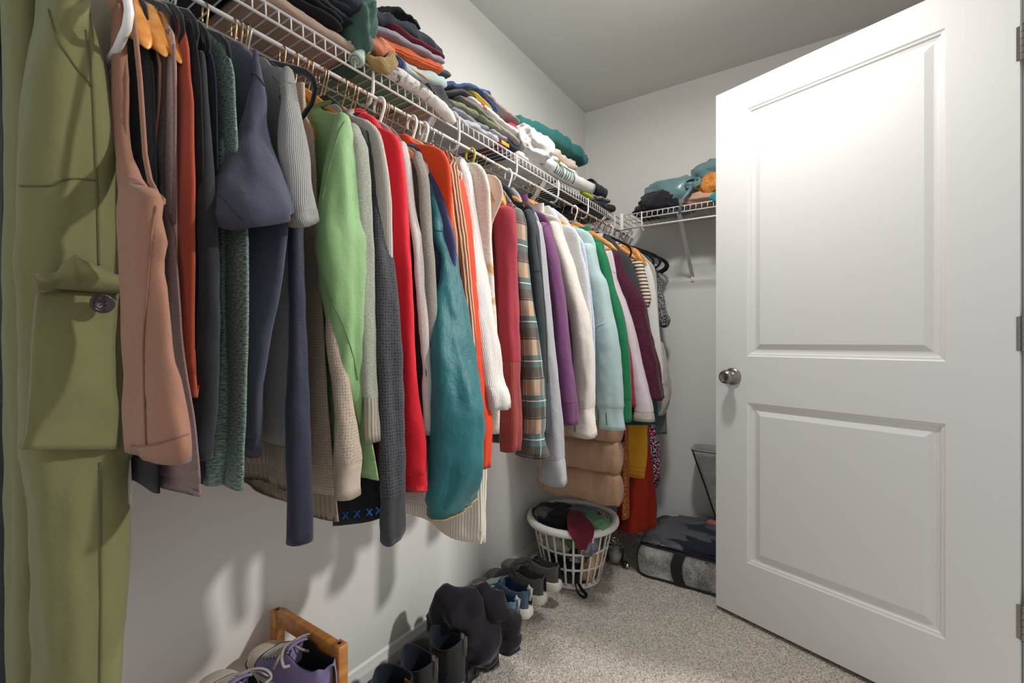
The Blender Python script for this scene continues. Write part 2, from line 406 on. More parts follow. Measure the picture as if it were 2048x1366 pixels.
# knob (lathe along the door normal)
def lathe_n(prof, u, z, side, n=32):
    R = []
    for (r, h) in prof:
        th = np.arange(n)*2*PI/n
        R.append([dw(u+math.cos(t)*r, (h if side > 0 else -DTH-h), z+math.sin(t)*r) for t in th])
    return MB().loft(R, True, True, True)
for side in (1, -1):
    kn = lathe_n([(.033, 0), (.033, .003), (.031, .007), (.024, .010), (.014, .013), (.0115, .018), (.0115, .026), (.016, .030), (.0225, .036), (.0262, .043), (.0268, .050), (.0245, .057), (.019, .062), (.0172, .0632), (.0165, .0625), (.0, .0618)], .068, .915, side)
    o = kn.build('knob', M_nickel, door, sharp=50)
    if side > 0: o['label'] = 'round brushed nickel knob on its rose'
m = MB().box((-.001, -.0125, -.028), (.001, .0125, .028), .0005); lp = MB()
lp.add([dw(-.0008, -.006, .885), dw(-.0008, -.029, .885), dw(-.0008, -.029, .945), dw(-.0008, -.006, .945), dw(.001, -.006, .885), dw(.001, -.029, .885), dw(.001, -.029, .945), dw(.001, -.006, .945)], [(0, 1, 2, 3), (7, 6, 5, 4), (0, 4, 5, 1), (1, 5, 6, 2), (2, 6, 7, 3), (3, 7, 4, 0)])
lp.build('latch_plate', M_nickel, door, smooth=False)
for z in (1.81, 1.07, .335):
    hm = MB()
    for k in range(5): hm.tube([dw(DWD+.006, .001, z-.045+.018*k+.0006), dw(DWD+.006, .001, z-.045+.018*k+.0174)], .0048, 10)
    for q in (.0466, -.0466): hm.tube([dw(DWD+.006, .001, z+q), dw(DWD+.006, .001, z+q*1.06)], .003, 10)
    R = [[dw(DWD-.006, .0012, z-.043), dw(DWD+.003, .0012, z-.045), dw(DWD+.003, .0012, z+.045), dw(DWD-.006, .0012, z+.043)], [dw(DWD-.006, 0, z-.043), dw(DWD+.003, 0, z-.045), dw(DWD+.003, 0, z+.045), dw(DWD-.006, 0, z+.043)]]
    hm.loft(R, True, True, True)
    R = [[dw(DWD+.009, -.001, z-.045), (1.63, 1.7155, z-.045+DO[2]), (1.63, 1.7155, z+.045+DO[2]), dw(DWD+.009, -.001, z+.045)], [dw(DWD+.009, -.003, z-.045), (1.63, 1.7165, z-.045+DO[2]), (1.63, 1.7165, z+.045+DO[2]), dw(DWD+.009, -.003, z+.045)]]
    hm.loft(R, True, True, True)
    hm.build('hinge', M_nickel, door, smooth=False)

# ---------------------------------------------------------------- wire shelves
ZS, ZL, ZR, XR = 1.703, 1.674, 1.636, .290
def brace_mesh(mb, top, bot, half=.009, axis='y'):
    top = np.array(top); bot = np.array(bot); d = (bot-top)/np.linalg.norm(bot-top)
    s = np.array([0, 1., 0]) if axis == 'y' else np.array([1., 0, 0]); n = np.cross(d, s)
    R = []
    for p in (top, bot): R.append([p-s*half-n*.004, p-s*half+n*.003, p-s*(half-.002)+n*.003, p-s*(half-.002)-n*.002, p+s*(half-.002)-n*.002, p+s*(half-.002)+n*.003, p+s*half+n*.003, p+s*half-n*.004])
    return mb.loft(R, True, True, True)
sh = thing('wire_shelf', 'long white wire shelf with hanging rod along the left wall', 'shelf', (0, 0, ZS))
y0, y1 = -.15, D-.004
MB().tube([(XR, y0, ZR), (XR, y1, ZR)], .0043, 10).build('hanging_rod', M_wire, sh)
MB().tube([(XR, y0, ZS), (XR, y1, ZS)], .0028, 8).build('upper_front_wire', M_wire, sh)
MB().tube([(XR+.001, y0, ZL), (XR+.001, y1, ZL)], .0028, 8).build('lower_front_wire', M_wire, sh)
MB().tube([(.134, y0, ZS-.004), (.134, y1, ZS-.004)], .0025, 8).build('middle_wire', M_wire, sh)
MB().tube([(.008, y0, ZS-.004), (.008, y1, ZS-.004)], .0025, 8).build('rear_wire', M_wire, sh)
cw = MB().tube([(.004, 0, ZS), (XR-.004, 0, ZS), (XR+.001, 0, ZS-.003), (XR+.003, 0, ZL)], .0016, 5).build('cross_wire', M_wire, sh)
ys = np.arange(.30, y1, .0248)
for k, y in enumerate(ys):
    o = cw if k == 0 else cw.copy()
    if k: C.objects.link(o); o.parent = sh
    o.location = (0, y, 0)
for yb in (.30, .905, 1.51, 2.10):
    b = MB(); brace_mesh(b, (XR-.004, yb, ZL), (.006, yb, 1.385)); b.box((.0, yb-.009, 1.365), (.006, yb+.009, 1.40), .001)
    b.build('brace', M_wire, sh, smooth=False)
for yj in (.695, 1.0, 1.30, 1.60, 1.88, 2.2):
    MB().tube([(XR+.004, yj, ZS+.003), (XR+.005, yj, ZL), (XR+.004, yj, ZR+.012), (XR-.006, yj, ZR-.012), (XR-.02, yj, ZR-.018), (XR-.034, yj, ZR-.010)], [.003, .0035, .004, .004, .004, .003], 8).build('rod_hook', M_wire, sh)
for yj in np.arange(.42, 2.4, .4):
    MB().box((0, yj-.008, ZS-.014), (.014, yj+.008, ZS+.006), .003).build('wall_clip', M_wire, sh)
# shelf along the far wall
XB0, XB1, YB, ZB, ZBL, ZBR = .335, W-.004, 2.18, 1.690, 1.663, 1.622
s2 = thing('wire_shelf', 'short white wire shelf across the far wall', 'shelf', (.9, D, ZB))
MB().tube([(XB0, YB, ZB), (XB1, YB, ZB)], .0028, 8).build('upper_front_wire', M_wire, s2)
MB().tube([(XB0, YB-.001, ZBL), (XB1, YB-.001, ZBL)], .0028, 8).build('lower_front_wire', M_wire, s2)
MB().tube([(XB0, YB, ZBR), (XB1, YB, ZBR)], .0043, 10).build('hanging_rod', M_wire, s2)
MB().tube([(XB0, D-.14, ZB-.004), (XB1, D-.14, ZB-.004)], .0025, 8).build('middle_wire', M_wire, s2)
MB().tube([(XB0, D-.008, ZB-.004), (XB1, D-.008, ZB-.004)], .0025, 8).build('rear_wire', M_wire, s2)
cw = MB().tube([(0, D-.004, ZB), (0, YB+.004, ZB), (0, YB-.001, ZB-.003), (0, YB-.003, ZBL)], .0016, 5).build('cross_wire', M_wire, s2)
bx = cw.location.x
for k, x in enumerate(np.arange(XB0+.006, XB1, .0248)):
    o = cw if k == 0 else cw.copy()
    if k: C.objects.link(o); o.parent = s2
    o.location = (x, 0, 0)
MB().box((XB0-.004, YB-.008, ZBR-.006), (XB0+.012, YB+.006, ZB+.008), .002).build('end_cap', M_wire, s2)
for xb in (.612, 1.22):
    b = MB(); brace_mesh(b, (xb, YB+.004, ZBL), (xb-.004, D-.006, 1.40), axis='x'); b.box((xb-.013, D-.006, 1.375), (xb+.005, D, 1.412), .001)
    b.tube([(xb-.004, D-.006, 1.382), (xb-.004, D-.009, 1.382)], .004, 10)
    b.build('brace', M_wire, s2, smooth=False)
xj = .44
MB().tube([(xj, YB-.004, ZB+.003), (xj, YB-.005, ZBL), (xj, YB-.004, ZBR+.01), (xj, YB+.006, ZBR-.014), (xj, YB+.02, ZBR-.018), (xj, YB+.032, ZBR-.008)], [.003, .0035, .004, .004, .004, .003], 8).build('rod_hook', M_wire, s2)
# ---------------------------------------------------------------- hangers
M_hwood = wood('hanger_wood', '#c97d30', '#e0a055', (8, 90, 90), .32)
M_bronze = simple('bronze_wire', '#a58462', .3, 1)
M_steel = simple('steel_wire', '#b9bcc0', .2, 1)
M_velvet = simple('black_flocking', '#101011', .9, spec=.15, bump=(500, .3, .001), Sheen_Weight=.3)
M_white = simple('white_plastic', '#ebe7e2', .35, spec=.5)
M_lime = simple('lime_plastic', '#b4bb2a', .35, spec=.5)
M_black = simple('black_plastic', '#141414', .4)
YR = XR
def hook_pts(zb=-.075, r=.0195):
    c = (0, -.0125); p = []
    for a in np.linspace(205, -42, 15): p.append((c[0]+r*math.cos(math.radians(a)), 0, c[1]+r*math.sin(math.radians(a))))
    p += [(.008, 0, -.041), (.001, 0, -.052), (0, 0, zb)]
    return [(-q[0], q[1], q[2]) for q in p] if False else p
PROTO = {}
def base_hanger(kind):
    h = thing('hanger_prototype', 'x', 'hanger'); C.objects.unlink(h)
    def keep(mb, n, m, **k):
        o = mb.build(n, m, h, **k); C.objects.unlink(o); return o
    if kind in ('wood', 'widewood'):
        m = MB().tube(hook_pts(-.066), .0018, 7); keep(m, 'hook', M_bronze if kind == 'wood' else M_steel)
        HWD = .19 if kind == 'wood' else .212; xs = np.linspace(-HWD, HWD, 45); R = []
        for x in xs:
            s = abs(x)/HWD; z = -.070-.132*s**1.1 if kind == 'wood' else -.088-.090*s**1.2-.045*s**5
            hh = .016-.005*s if kind == 'wood' else .013+.015*max(0, 1-abs(s-.80)/.2); th = .0075 if kind == 'wood' else .0062+.012*max(0, (s-.6)/.4)**.8
            e_ = 1 if s < .86 else max(.16, 1-((s-.86)/.14)**1.6*.84); hh *= e_; th *= e_
            a = np.arange(12)*2*PI/12
            yb = 0 if kind == 'wood' else -.012*max(0, s-.4)
            R.append(np.stack([np.full(12, x), yb+np.sign(np.cos(a))*np.abs(np.cos(a))**.7*th, z+np.sin(a)*hh], 1))
        keep(MB().loft(np.array(R), True, True, True), 'shoulder_arms', M_hwood)
        if kind == 'wood':
            keep(MB().tube([(-.165, 0, -.192), (.165, 0, -.192)], .0055, 8), 'trouser_bar', M_hwood)
        else:
            for s in (-1, 1): keep(MB().box((s*.150, -.012, -.180), (s*.156, .008, -.135), .001), 'strap_notch', M_steel)
    elif kind == 'velvet':
        keep(MB().tube(hook_pts(-.07), .0018, 7), 'hook', M_steel)
        pts = []
        half = [(0, -.068), (.03, -.074), (.09, -.094), (.15, -.122), (.19, -.142), (.21, -.160), (.216, -.178), (.207, -.196), (.185, -.208), (.12, -.226), (.06, -.228), (0, -.228)]
        loop = half+[(-x, z) for x, z in half[-2:0:-1]]
        keep(MB().tube([(x, 0, z) for x, z in loop], .0028, 8, closed=True, ry=.0062), 'frame', M_velvet)
    elif kind in ('plastic', 'lime'):
        mm = M_white if kind == 'plastic' else M_lime
        keep(MB().tube(hook_pts(-.075, .021), .004, 8), 'hook', mm)
        half = [(0, -.078), (.03, -.086), (.09, -.122), (.15, -.165), (.172, -.186), (.178, -.202), (.17, -.216), (.14, -.226), (.08, -.230), (0, -.230)]
        loop = half+[(-x, z) for x, z in half[-2:0:-1]]
        keep(MB().tube([(x, 0, z) for x, z in loop], .0046, 8, closed=True), 'frame', mm)
    PROTO[kind] = h; return h
HN = {'wood': 'wooden_hanger', 'widewood': 'wide_wooden_hanger', 'velvet': 'velvet_hanger', 'plastic': 'plastic_hanger', 'lime': 'plastic_hanger'}
HL = {'wood': 'orange wooden hanger', 'widewood': 'broad wooden suit hanger', 'velvet': 'black flocked hanger', 'plastic': 'white plastic hanger', 'lime': 'lime green hanger'}
HG = {'wood': 'wooden hangers on the rod', 'widewood': 'broad wooden suit hangers near the front of the rod', 'velvet': 'black flocked hangers on the rod', 'plastic': 'white plastic hangers on the rod', 'lime': 'lime green hangers on the rod'}
protos_children = {}
def hanger(kind, y, holds, yaw=None, dx=0, dz=0, sx=1.):
    if kind not in PROTO: base_hanger(kind)
    h = PROTO[kind]; r = h.copy(); C.objects.link(r); r.name = HN[kind]
    r.location = (XR+dx, y, ZR-.0035+dz); r.rotation_euler = (0, 0, math.radians(random.uniform(-1.2, 1.2) if yaw is None else yaw))
    r.scale = (sx, 1, 1); r['label'] = HL[kind]+' '+holds; r['group'] = HG[kind]
    for ch in h.children:
        c = ch.copy(); C.objects.link(c); c.parent = r
    return r

# ---------------------------------------------------------------- hanging garments
def ring(c0, a, y, b, z, n, pw=.85, th=None):
    t = np.arange(n)*2*PI/n+PI if th is None else th      # seam on the wall side
    cx = np.cos(t); sy = np.sin(t)
    return np.stack([c0+a*np.sign(cx)*np.abs(cx)**pw, y+b*np.sign(sy)*np.abs(sy)**pw, np.full(n, z)], 1)
GCOUNT = [0]
def wrinkle(R, seed, amp, k1=16., k2=7., along=.45):
    """push a lofted shell in and out: long vertical folds and small creases"""
    R = np.asarray(R, float); m, n, _ = R.shape
    cen = R.mean(1, keepdims=True); d = R-cen; ln = np.linalg.norm(d, axis=2, keepdims=True)+1e-6; d = d/ln
    dsp = np.zeros((m, n))
    for i in range(m):
        for j in range(n):
            p = R[i, j]
            dsp[i, j] = nz((p[0]*1.0, p[1]*2.2, p[2]*.16), k1*1.6, seed)*.8+nz((p[0], p[1]*1.5, p[2]*.6), k2*6, seed+3)*.35
    env = np.linspace(.25, 1, m)[:, None]**.7
    lim = ln[:, :, 0]*.45
    dd = np.clip(dsp*amp*env, -lim, lim)
    return R+d*dd[:, :, None]
GQ = []
def garment(*a, **k): GQ.append((a, k))
def build_garments():
    ys = sorted(ya(a[3]) for a, k in GQ)
    for a, k in GQ:
        y = ya(a[3]); gaps = [abs(y-q) for q in ys if abs(y-q) > 1e-6]
        make_garment(*a, gap=min(gaps), **k)
def make_garment(name, label, cat, anchor, mat, edge=None, rows=None, sleeve_mat=None, hang='wood', th=.018, b=.022, cuff=None, cuff_mat=None, hem=None, hem_band=None, hem_mat=None, fold=.010, group=None, xs_sh=None, neck=.072, left=.085, dip=0., holds=None, collar=None, extra=None, hx=0, body_y=0, hyaw=None, no_hanger=False, hem_l=None, cuff_flare=1.06, sl_cap=True, sl_fold=None, ribs=True, seams=None, hemline=None, hs=None, zneck=-.092, gap=.05):
    GCOUNT[0] += 1; seed = GCOUNT[0]
    y0 = ya(anchor)
    g = thing(name, label, cat, (XR, y0, 1.5), group)
    def pt(px, py):
        q = P(px, py, y=y0); return q[0], q[2]
    # ---- sleeve (or front layer) from the outline measured in the photograph
    if rows:
        pts = []
        for (pl, pr, py) in rows:
            q = P(pr, py, y=y0); r = (pr-1024)/F; dpt = (q[0]-CAMX)*VD[0]+q[1]*VD[1]
            gam = math.atan(r); h = .5*(pr-pl)/F*dpt*math.cos(gam)
            dr = VD+r*RD; dr = dr/np.linalg.norm(dr); n = np.array([dr[1], -dr[0]])
            bb = b if b*abs(n[1]) < .85*h else .85*h/abs(n[1])
            aa = math.sqrt(max(h*h-(bb*n[1])**2, 1e-8))/max(n[0], .12); aa = min(aa, .1)
            c = q[:2]-h*n
            pts.append((q[2], c[0], c[1], aa, bb))
        pts = sorted(pts, key=lambda q: -q[0]); pa = np.array(pts)
        z0, z1 = pa[0, 0], pa[-1, 0]
        cz = None
        if cuff:
            cz = pt(rows[-1][1], cuff)[1]
        m = max(14, int((z0-z1)/.014)); zz = np.linspace(z0, z1, m)
        if cz: zz = np.sort(np.concatenate([zz[np.abs(zz-cz) > .006], [cz+.004, cz, cz-.003]]))[::-1]
        cx, cy, aa, bb = ipl(-zz, np.column_stack([-pa[:, 0], pa[:, 1:]]))
        R = [ring(cx[i], aa[i], cy[i], bb[i], zz[i], 36, .92) for i in range(len(zz))]
        if sl_cap:
            cap = [ring(cx[0]-.006*(k == 0), aa[0]*s, cy[0], bb[0]*s, z0+dz, 36, .92) for k, (s, dz) in enumerate(((.04, .017), (.35, .0155), (.66, .012), (.88, .006)))]
            R = cap+R
        R = wrinkle(np.array(R), seed, sl_fold if sl_fold is not None else fold)
        if dip:
            t = np.arange(36)*2*PI/36+PI
            wgt = np.clip((R[:, :, 2].mean(1)-z1)/.10, 0, 1)
            for i in range(len(R)): R[i, :, 2] -= dip*(1-wgt[i])*(-np.sin(t-.6))*.5
        def finish(R, nm, mt, thick=.004):
            c = R[-1].mean(0); inn = c+(R[-1]-c)*.86; inn2 = c+(R[-2]-c)*.82
            Rr = np.concatenate([R, [inn+[0, 0, .001]], [c+(R[-3]-c)*.8]])
            MB().loft(Rr).build(nm, mt, g)
        if cuff:
            zc = R[:, :, 2].mean(1); k = min(int(np.argmin(np.abs(zc-cz))), len(zc)-4)
            sl = R[:k+1]; cf = R[k:].copy()
            c = cf.mean(1, keepdims=True); cf = c+(cf-c)*np.linspace(.95, cuff_flare, len(cf))[:, None, None]
            rr = wrinkle(cf, seed+50, .002)
            s2 = sl.copy(); c = s2[-1].mean(0); s2[-1] = c+(s2[-1]-c)*.97
            MB().loft(s2).build('sleeve', sleeve_mat or mat, g)
            finish(rr, 'cuff', cuff_mat or sleeve_mat or mat)
        elif hemline:
            finish(R, 'sleeve', sleeve_mat or mat); MB().tube(R[-1], hemline[1], 6, closed=True).build('hem_binding', hemline[0], g)
        else: finish(R, 'sleeve' if (edge or hem) else 'body', sleeve_mat or mat)
    # ---- body
    if rows: th = min(th, max(.007, .42*gap))
    bf = fold if not rows else min(fold, max(.003, .3*gap))
    if edge or hem:
        if edge: E = [pt(*e) for e in edge]
        else:
            px, pl_, py = rows[0][1], rows[0][0], rows[0][2]
            xt, zt = pt(px, py); xt = min(xt-.01, .50); hx_, hz_ = pt(*hem)
            E = [(xt-.01, zt+.012), (xt-.03, zt-.10), (min(hx_, .56), hz_)]
        zn = ZR+zneck; xn = XR+neck
        xt, zt = E[0]
        pts = [(-zn, XR-neck, xn, .011)]
        if zt < zn-.02 and xt > xn+.01:
            f = .5; pts.append((-(zn*(1-f)+zt*f+.008), XR-(neck+(xt-XR-neck)*f), xn*(1-f)+xt*f, th*.8))
        else: zt = min(zt, zn-.004)
        lz = None
        for i, (x, z) in enumerate(E):
            z = min(z, -pts[-1][0]-.004)*-1 if False else z
            if -z <= pts[-1][0]: continue
            s = min(1, (zn-z)/.25)
            xl = XR-(min(.205, x-XR) if i == 0 else .205)
            xl = max(left, xl)
            pts.append((-z, xl, x, th*(.85+.25*s)))
        pa = np.array(pts); zb = -pa[-1, 0]
        m = max(18, int((zn-zb)/.016)); zz = np.concatenate([np.linspace(zn, zt-.01, 8)[:-1], np.linspace(zt-.01, zb, m)])
        xl, xr, tb = ipl(-zz, pa)
        R = []
        n = 60
        for i, z in enumerate(zz):
            rg = ring((xl[i]+xr[i])/2, (xr[i]-xl[i])/2, y0+body_y, tb[i], z, n, .8)
            s = np.clip((zn-.12-z)/.4, 0, 1)
            sgn = np.sin((rg[:, 0]-.1)*38+seed*1.7+1.2*math.sin(z*5+seed))
            rg[:, 1] += sgn*bf*.7*s
            R.append(rg)
        R = wrinkle(np.array(R), seed+9, bf*.7)
        if hem_l is not None:       # hem higher at the wall side
            fr = np.clip((R[:, :, 0]-xl.min())/(xr.max()-xl.min()), 0, 1); wgt = np.clip((zb+.25-R[:, :, 2])/.25, 0, 1)
            R[:, :, 2] += hem_l*(1-fr)*wgt
        if hem_band:
            zh = pt(edge[-1][0] if edge else hem[0], hem_band)[1]
            k = min(int(np.argmin(np.abs(zz-zh))), len(zz)-3); bd = R[k:].copy(); c = bd.mean(1, keepdims=True)
            bd[:, :, 1] = c[:, :, 1]+(bd[:, :, 1]-c[:, :, 1])*.9
            Rb = np.concatenate([bd, [bd[-1]*[1, 1, 1]-[0, 0, -.002]], [bd[-2]*[1, .0, 1]+[0, y0, 0]]])
            MB().loft(Rb).build('hem_band', hem_mat or mat, g); R = R[:k+1]
        inn = R[-1].copy(); inn[:, 1] = y0+(inn[:, 1]-y0)*.75; inn2 = R[-3].copy(); inn2[:, 1] = y0+(inn2[:, 1]-y0)*.7
        R = np.concatenate([R, [inn], [inn2]])
        MB().loft(R).build('body', mat, g)
    if collar:
        cm, rad = collar
        t = np.linspace(0, 2*PI, 25)[:-1]
        MB().tube(np.stack([XR+np.cos(t)*neck*1.0, y0+body_y+np.sin(t)*(.012+th*.4), ZR-.094-.012*(np.sin(t) < 0)*-np.sin(t)*0-.004*np.abs(np.cos(t))], 1), rad, 8, closed=True, ry=rad*1.8).build('collar', cm, g)
    if extra: extra(g, y0, pt)
    for q in (seams or []): stitch(g, q[0], q[1], *q[2:])
    if not no_hanger:
        sx = 1.
        pool = ([pt(*e) for e in edge] if edge else [])+([pt(q[1], q[2]) for q in rows] if rows else [])
        zr = ZR-.2; c_ = [x for x, z in pool if abs(z-zr) < .07]
        if c_: sx = min(1, max(.55, (max(c_)-.02-XR)/(.19 if hang == 'wood' else .212)))
        if hs: sx = hs
        hanger(hang, y0+.001, holds or ('holding the '+label.split(' hanging')[0].split(' on the')[0]), hyaw, hx, 0, sx)
    return g
GL = 'clothes on the long rod'
# ---- far left: olive cargo trousers, hung sideways
M_olive = fab('#7b7a50', 'plain', '#636140', rough=.8)
M_olive_in = fab('#565b38', 'plain')
def cargo():
    y0 = .150
    t = thing('cargo_trousers', 'olive cargo trousers with a buttoned pocket nearest the camera', 'trousers', (.45, y0, 1.4))
    def leg(nm, rows, xc, mat, seed, xe=.055):
        pts = []
        for (pl, pr, py) in rows:
            A = P(pl, py, x=xc-xe*.8); B = P(pr, py, x=xc-xe*.8); pts.append((-(A[2]+B[2])/2, (A[1]+B[1])/2, abs(B[1]-A[1])/2))
        pa = np.array(sorted(pts)); zz = np.linspace(-pa[0, 0], -pa[-1, 0], 70); cy, ay = ipl(-zz, pa)
        R = []
        for i, z in enumerate(zz):
            th = np.arange(56)*2*PI/56
            R.append(np.stack([xc-xe+xe*np.sign(np.cos(th))*np.abs(np.cos(th))**.6, cy[i]+ay[i]*np.sign(np.sin(th))*np.abs(np.sin(th))**.85, np.full(56, z)], 1))
        R = wrinkle(np.array(R), seed, .009, 14, 6); MB().loft(R, True, True, True).build(nm, mat, t); return cy, ay, zz
    XF = .47
    leg('leg', [(95, 168, -120), (92, 170, -60), (84, 176, 30), (68, 205, 110), (52, 226, 213), (42, 240, 342), (36, 249, 447), (30, 255, 525), (34, 258, 620), (40, 256, 700), (44, 262, 812), (50, 262, 900), (60, 246, 930), (72, 247, 1010), (76, 254, 1090), (78, 250, 1200), (78, 240, 1366), (76, 236, 1480)], XF, M_olive, 3)
    leg('leg', [(4, 78, -120), (4, 84, -40), (8, 86, 60), (12, 88, 213), (14, 86, 342), (12, 88, 525), (14, 90, 700), (18, 100, 900), (18, 108, 1100), (18, 105, 1366), (18, 100, 1480)], .36, M_olive, 5, .04)
    def panel(rows, xoff, thick, nm, mat, seed, parent=t, bulge=.0, n=22, m=26, wav=.003):
        rows_i = np.array([(py, pl, pr) for (pl, pr, py) in rows], float); yy = np.linspace(rows_i[0, 0], rows_i[-1, 0], m); L, Rr = ipl(yy, rows_i)
        F_ = []; B_ = []
        for i in range(m):
            f = []; b_ = []
            for j in range(n):
                s = j/(n-1); px = L[i]*(1-s)+Rr[i]*s
                q = P(px, yy[i], x=XF+xoff)
                d = bulge*math.sin(PI*s)*math.sin(PI*i/(m-1))+wav*nz(q, 28, seed)
                curve = -.035*max(0, s-.80)**2/.04
                f.append(q+[d+curve, 0, 0]); b_.append(q+[d+curve-thick, 0, 0])
            F_.append(f); B_.append(b_)
        G = [list(f)+list(b_)[::-1] for f, b_ in zip(F_, B_)]
        return MB().loft(np.array(G), True, True, True).build(nm, mat, parent)
    panel([(80, 262, 585), (76, 260, 596), (72, 256, 640), (66, 252, 700), (64, 256, 770), (60, 262, 812), (58, 265, 856), (50, 264, 885), (44, 263, 899)], .012, .016, 'cargo_pocket', M_olive, 11, bulge=.010)
    # gathered flap, buttonhole and button
    fl = []
    top = [(58, 548), (110, 545), (122, 532), (135, 517), (147, 511), (158, 517), (190, 530), (225, 545), (255, 557), (278, 561)]
    bot = [(76, 582), (96, 579), (110, 577), (130, 578), (150, 580), (165, 581), (195, 584), (225, 586), (250, 588), (261, 590)]
    tt = np.linspace(0, 1, 30); tp = ipl(tt, np.column_stack([np.linspace(0, 1, 10), np.array(top)])); bp = ipl(tt, np.column_stack([np.linspace(0, 1, 10), np.array(bot)]))
    R = []
    for i in range(30):
        row = []
        for s in np.linspace(0, 1, 7):
            px = tp[0][i]*(1-s)+bp[0][i]*s; py = tp[1][i]*(1-s)+bp[1][i]*s
            q = P(px, py, x=XF+.022); q[0] += .010*math.sin(PI*s)+.012*math.exp(-((tt[i]-.42)/.12)**2)*(1-s); row.append(q)
        back = [q-np.array([.004, 0, 0]) for q in row[::-1]]; R.append(row+back)
    MB().loft(np.array(R), True, True, True).build('pocket_flap', M_olive, t)
    c = P(204, 607, x=XF+.030)
    R = []
    for (r, h) in [(.0105, 0), (.0108, .0015), (.0105, .0035), (.0085, .0042), (.0078, .0030), (.0, .0028)]:
        th = np.arange(24)*2*PI/24; R.append([(c[0]+h, c[1]+math.cos(a)*r, c[2]+math.sin(a)*r) for a in th])
    o = MB().loft(np.array(R), True, True, False).build('button', simple('horn_button', '#3a2c2c', .25, bump=(60, .1, .001)), t); o['label'] = 'dark brown four-hole button'
    hb = MB()
    for dy in (-.002, .002):
        for dz in (-.002, .002): hb.tube([(c[0]+.0022, c[1]+dy, c[2]+dz), (c[0]+.0042, c[1]+dy, c[2]+dz)], .0008, 6)
    hb.build('thread', M_dark, t)
    # raised seams: slanted hip pocket, side seam, yoke
    M_seam = fab('#605f3d', 'plain')
    def seam(pts): stitch(t, M_seam, pts, .0011)
    seam([(98, 20), (112, 70), (138, 115), (162, 148), (184, 172)]); seam([(172, 60), (177, 100), (184, 165), (188, 240), (192, 342), (195, 420), (197, 530)])
    seam([(40, 372), (75, 372), (105, 371), (120, 362), (150, 357), (190, 361)])
    seam([(100, 905), (120, 990), (128, 1100), (130, 1366)]) if False else None
    seam([(200, 925), (201, 1050), (202, 1200), (200, 1366)])
    MB().tube([P(70+18*k, -125+0*k, x=XF-.03) for k in range(7)], .012, 10, ry=.022).build('waistband', M_olive, t)
    return t
cargo()
hanger('wood', .145, 'above the olive cargo trousers', 0, -.09, 0, .55)
for px_, w_ in ((300, 'nearest, of three side by side'), (335, 'second, of three side by side'), (366, 'third, of three side by side')): hanger('widewood', ya(px_), w_+' before the rust t-shirt', 1, -.002)
M_blk = fab('#17181b', 'plain', '#0d0e10'); M_navy = fab('#1d2634', 'plain', '#151b26'); M_slate = fab('#474b5a', 'plain', '#3a3e4c'); M_char = fab('#2a2b30', 'plain', '#202126')
garment('coat', 'added black garment shape standing in for deep shade at the very left edge', 'coat', 111, M_blk, edge=[(18, 20), (27, 300), (27, 800), (27, 1500)], hang='wood', th=.012, left=.0, no_hanger=True)  # added black body, not a known coat; its colour stands in for shade

M_dseam = fab('#343743', 'plain'); M_gseam = fab('#6f9460', 'plain')
# ---- thin tops at the near end of the rod
M_cream = fab('#e6dacd', 'rib', sc=2.); M_brown = fab('#9b705b', 'plain', '#87604e'); M_mauve = fab('#8d7672', 'heather', '#7c6663')
def straps(mat, lines, w=.006, t=.0022, xo=0., nm='strap'):
    def f(g, y0, pt):
        for L in lines:
            q = [P(a, b, y=y0+xo) for a, b in L]
            MB().tube(q, t, 8, ry=w).build(nm, mat, g)
    return f
garment('camisole', 'cream ribbed camisole just behind the cargo trousers', 'top', 294, M_cream, edge=[(232, 60), (235, 160), (240, 330), (252, 600), (262, 800), (266, 910), (267, 1008)], no_hanger=True, th=.006, fold=.004, neck=.06)
def tank_extra(g, y0, pt):
    for L, w in (([(236, -10), (246, 60), (254, 160), (252, 230), (254, 292), (264, 335), (280, 372), (300, 400), (318, 408), (327, 404)], .0035), ([(262, -5), (272, 80), (280, 160), (286, 250), (290, 310), (300, 362), (315, 392), (327, 403)], .0045)):
        q = [P(a, b, y=y0-.004) for a, b in L]; MB().tube(q, .0022, 8, ry=w).build('armhole_binding', M_brown, g)
garment('tank_top', 'brown sleeveless top with deep armholes', 'top', 276, M_brown, rows=[(225, 250, 40), (226, 256, 160), (228, 254, 240), (232, 258, 292), (236, 278, 357), (236, 300, 390), (236, 328, 404), (234, 328, 430), (234, 326, 447), (234, 332, 480), (234, 336, 499), (236, 330, 540), (238, 338, 578), (240, 346, 700), (242, 360, 770), (244, 373, 826), (248, 382, 879), (252, 380, 902)], seams=[(fab('#87604e', 'plain'), [(312, 412), (304, 470), (296, 570), (288, 700), (292, 860), (293, 890)], .001), (fab('#87604e', 'plain'), [(262, 893), (300, 890), (340, 880), (376, 868)], .0007)], no_hanger=True, b=.014, fold=.010, extra=tank_extra)
garment('camisole', 'black camisole beside the brown sleeveless top', 'top', 312, M_blk, edge=[(296, 100), (306, 140), (312, 400), (318, 700), (322, 900), (324, 985)], hang='velvet', th=.005, fold=.004, neck=.05, holds='holding the black camisole near the trousers')
garment('camisole', 'midnight navy camisole with thin tan straps', 'top', 328, M_navy, edge=[(318, 330), (324, 420), (328, 600), (328, 940), (326, 986)], no_hanger=True, th=.005, fold=.006, neck=.05, extra=straps(M_brown, [[(312, 90), (320, 130), (318, 200), (310, 280), (305, 338)], [(305, 338), (310, 352), (320, 380)]], .0028, .0015))
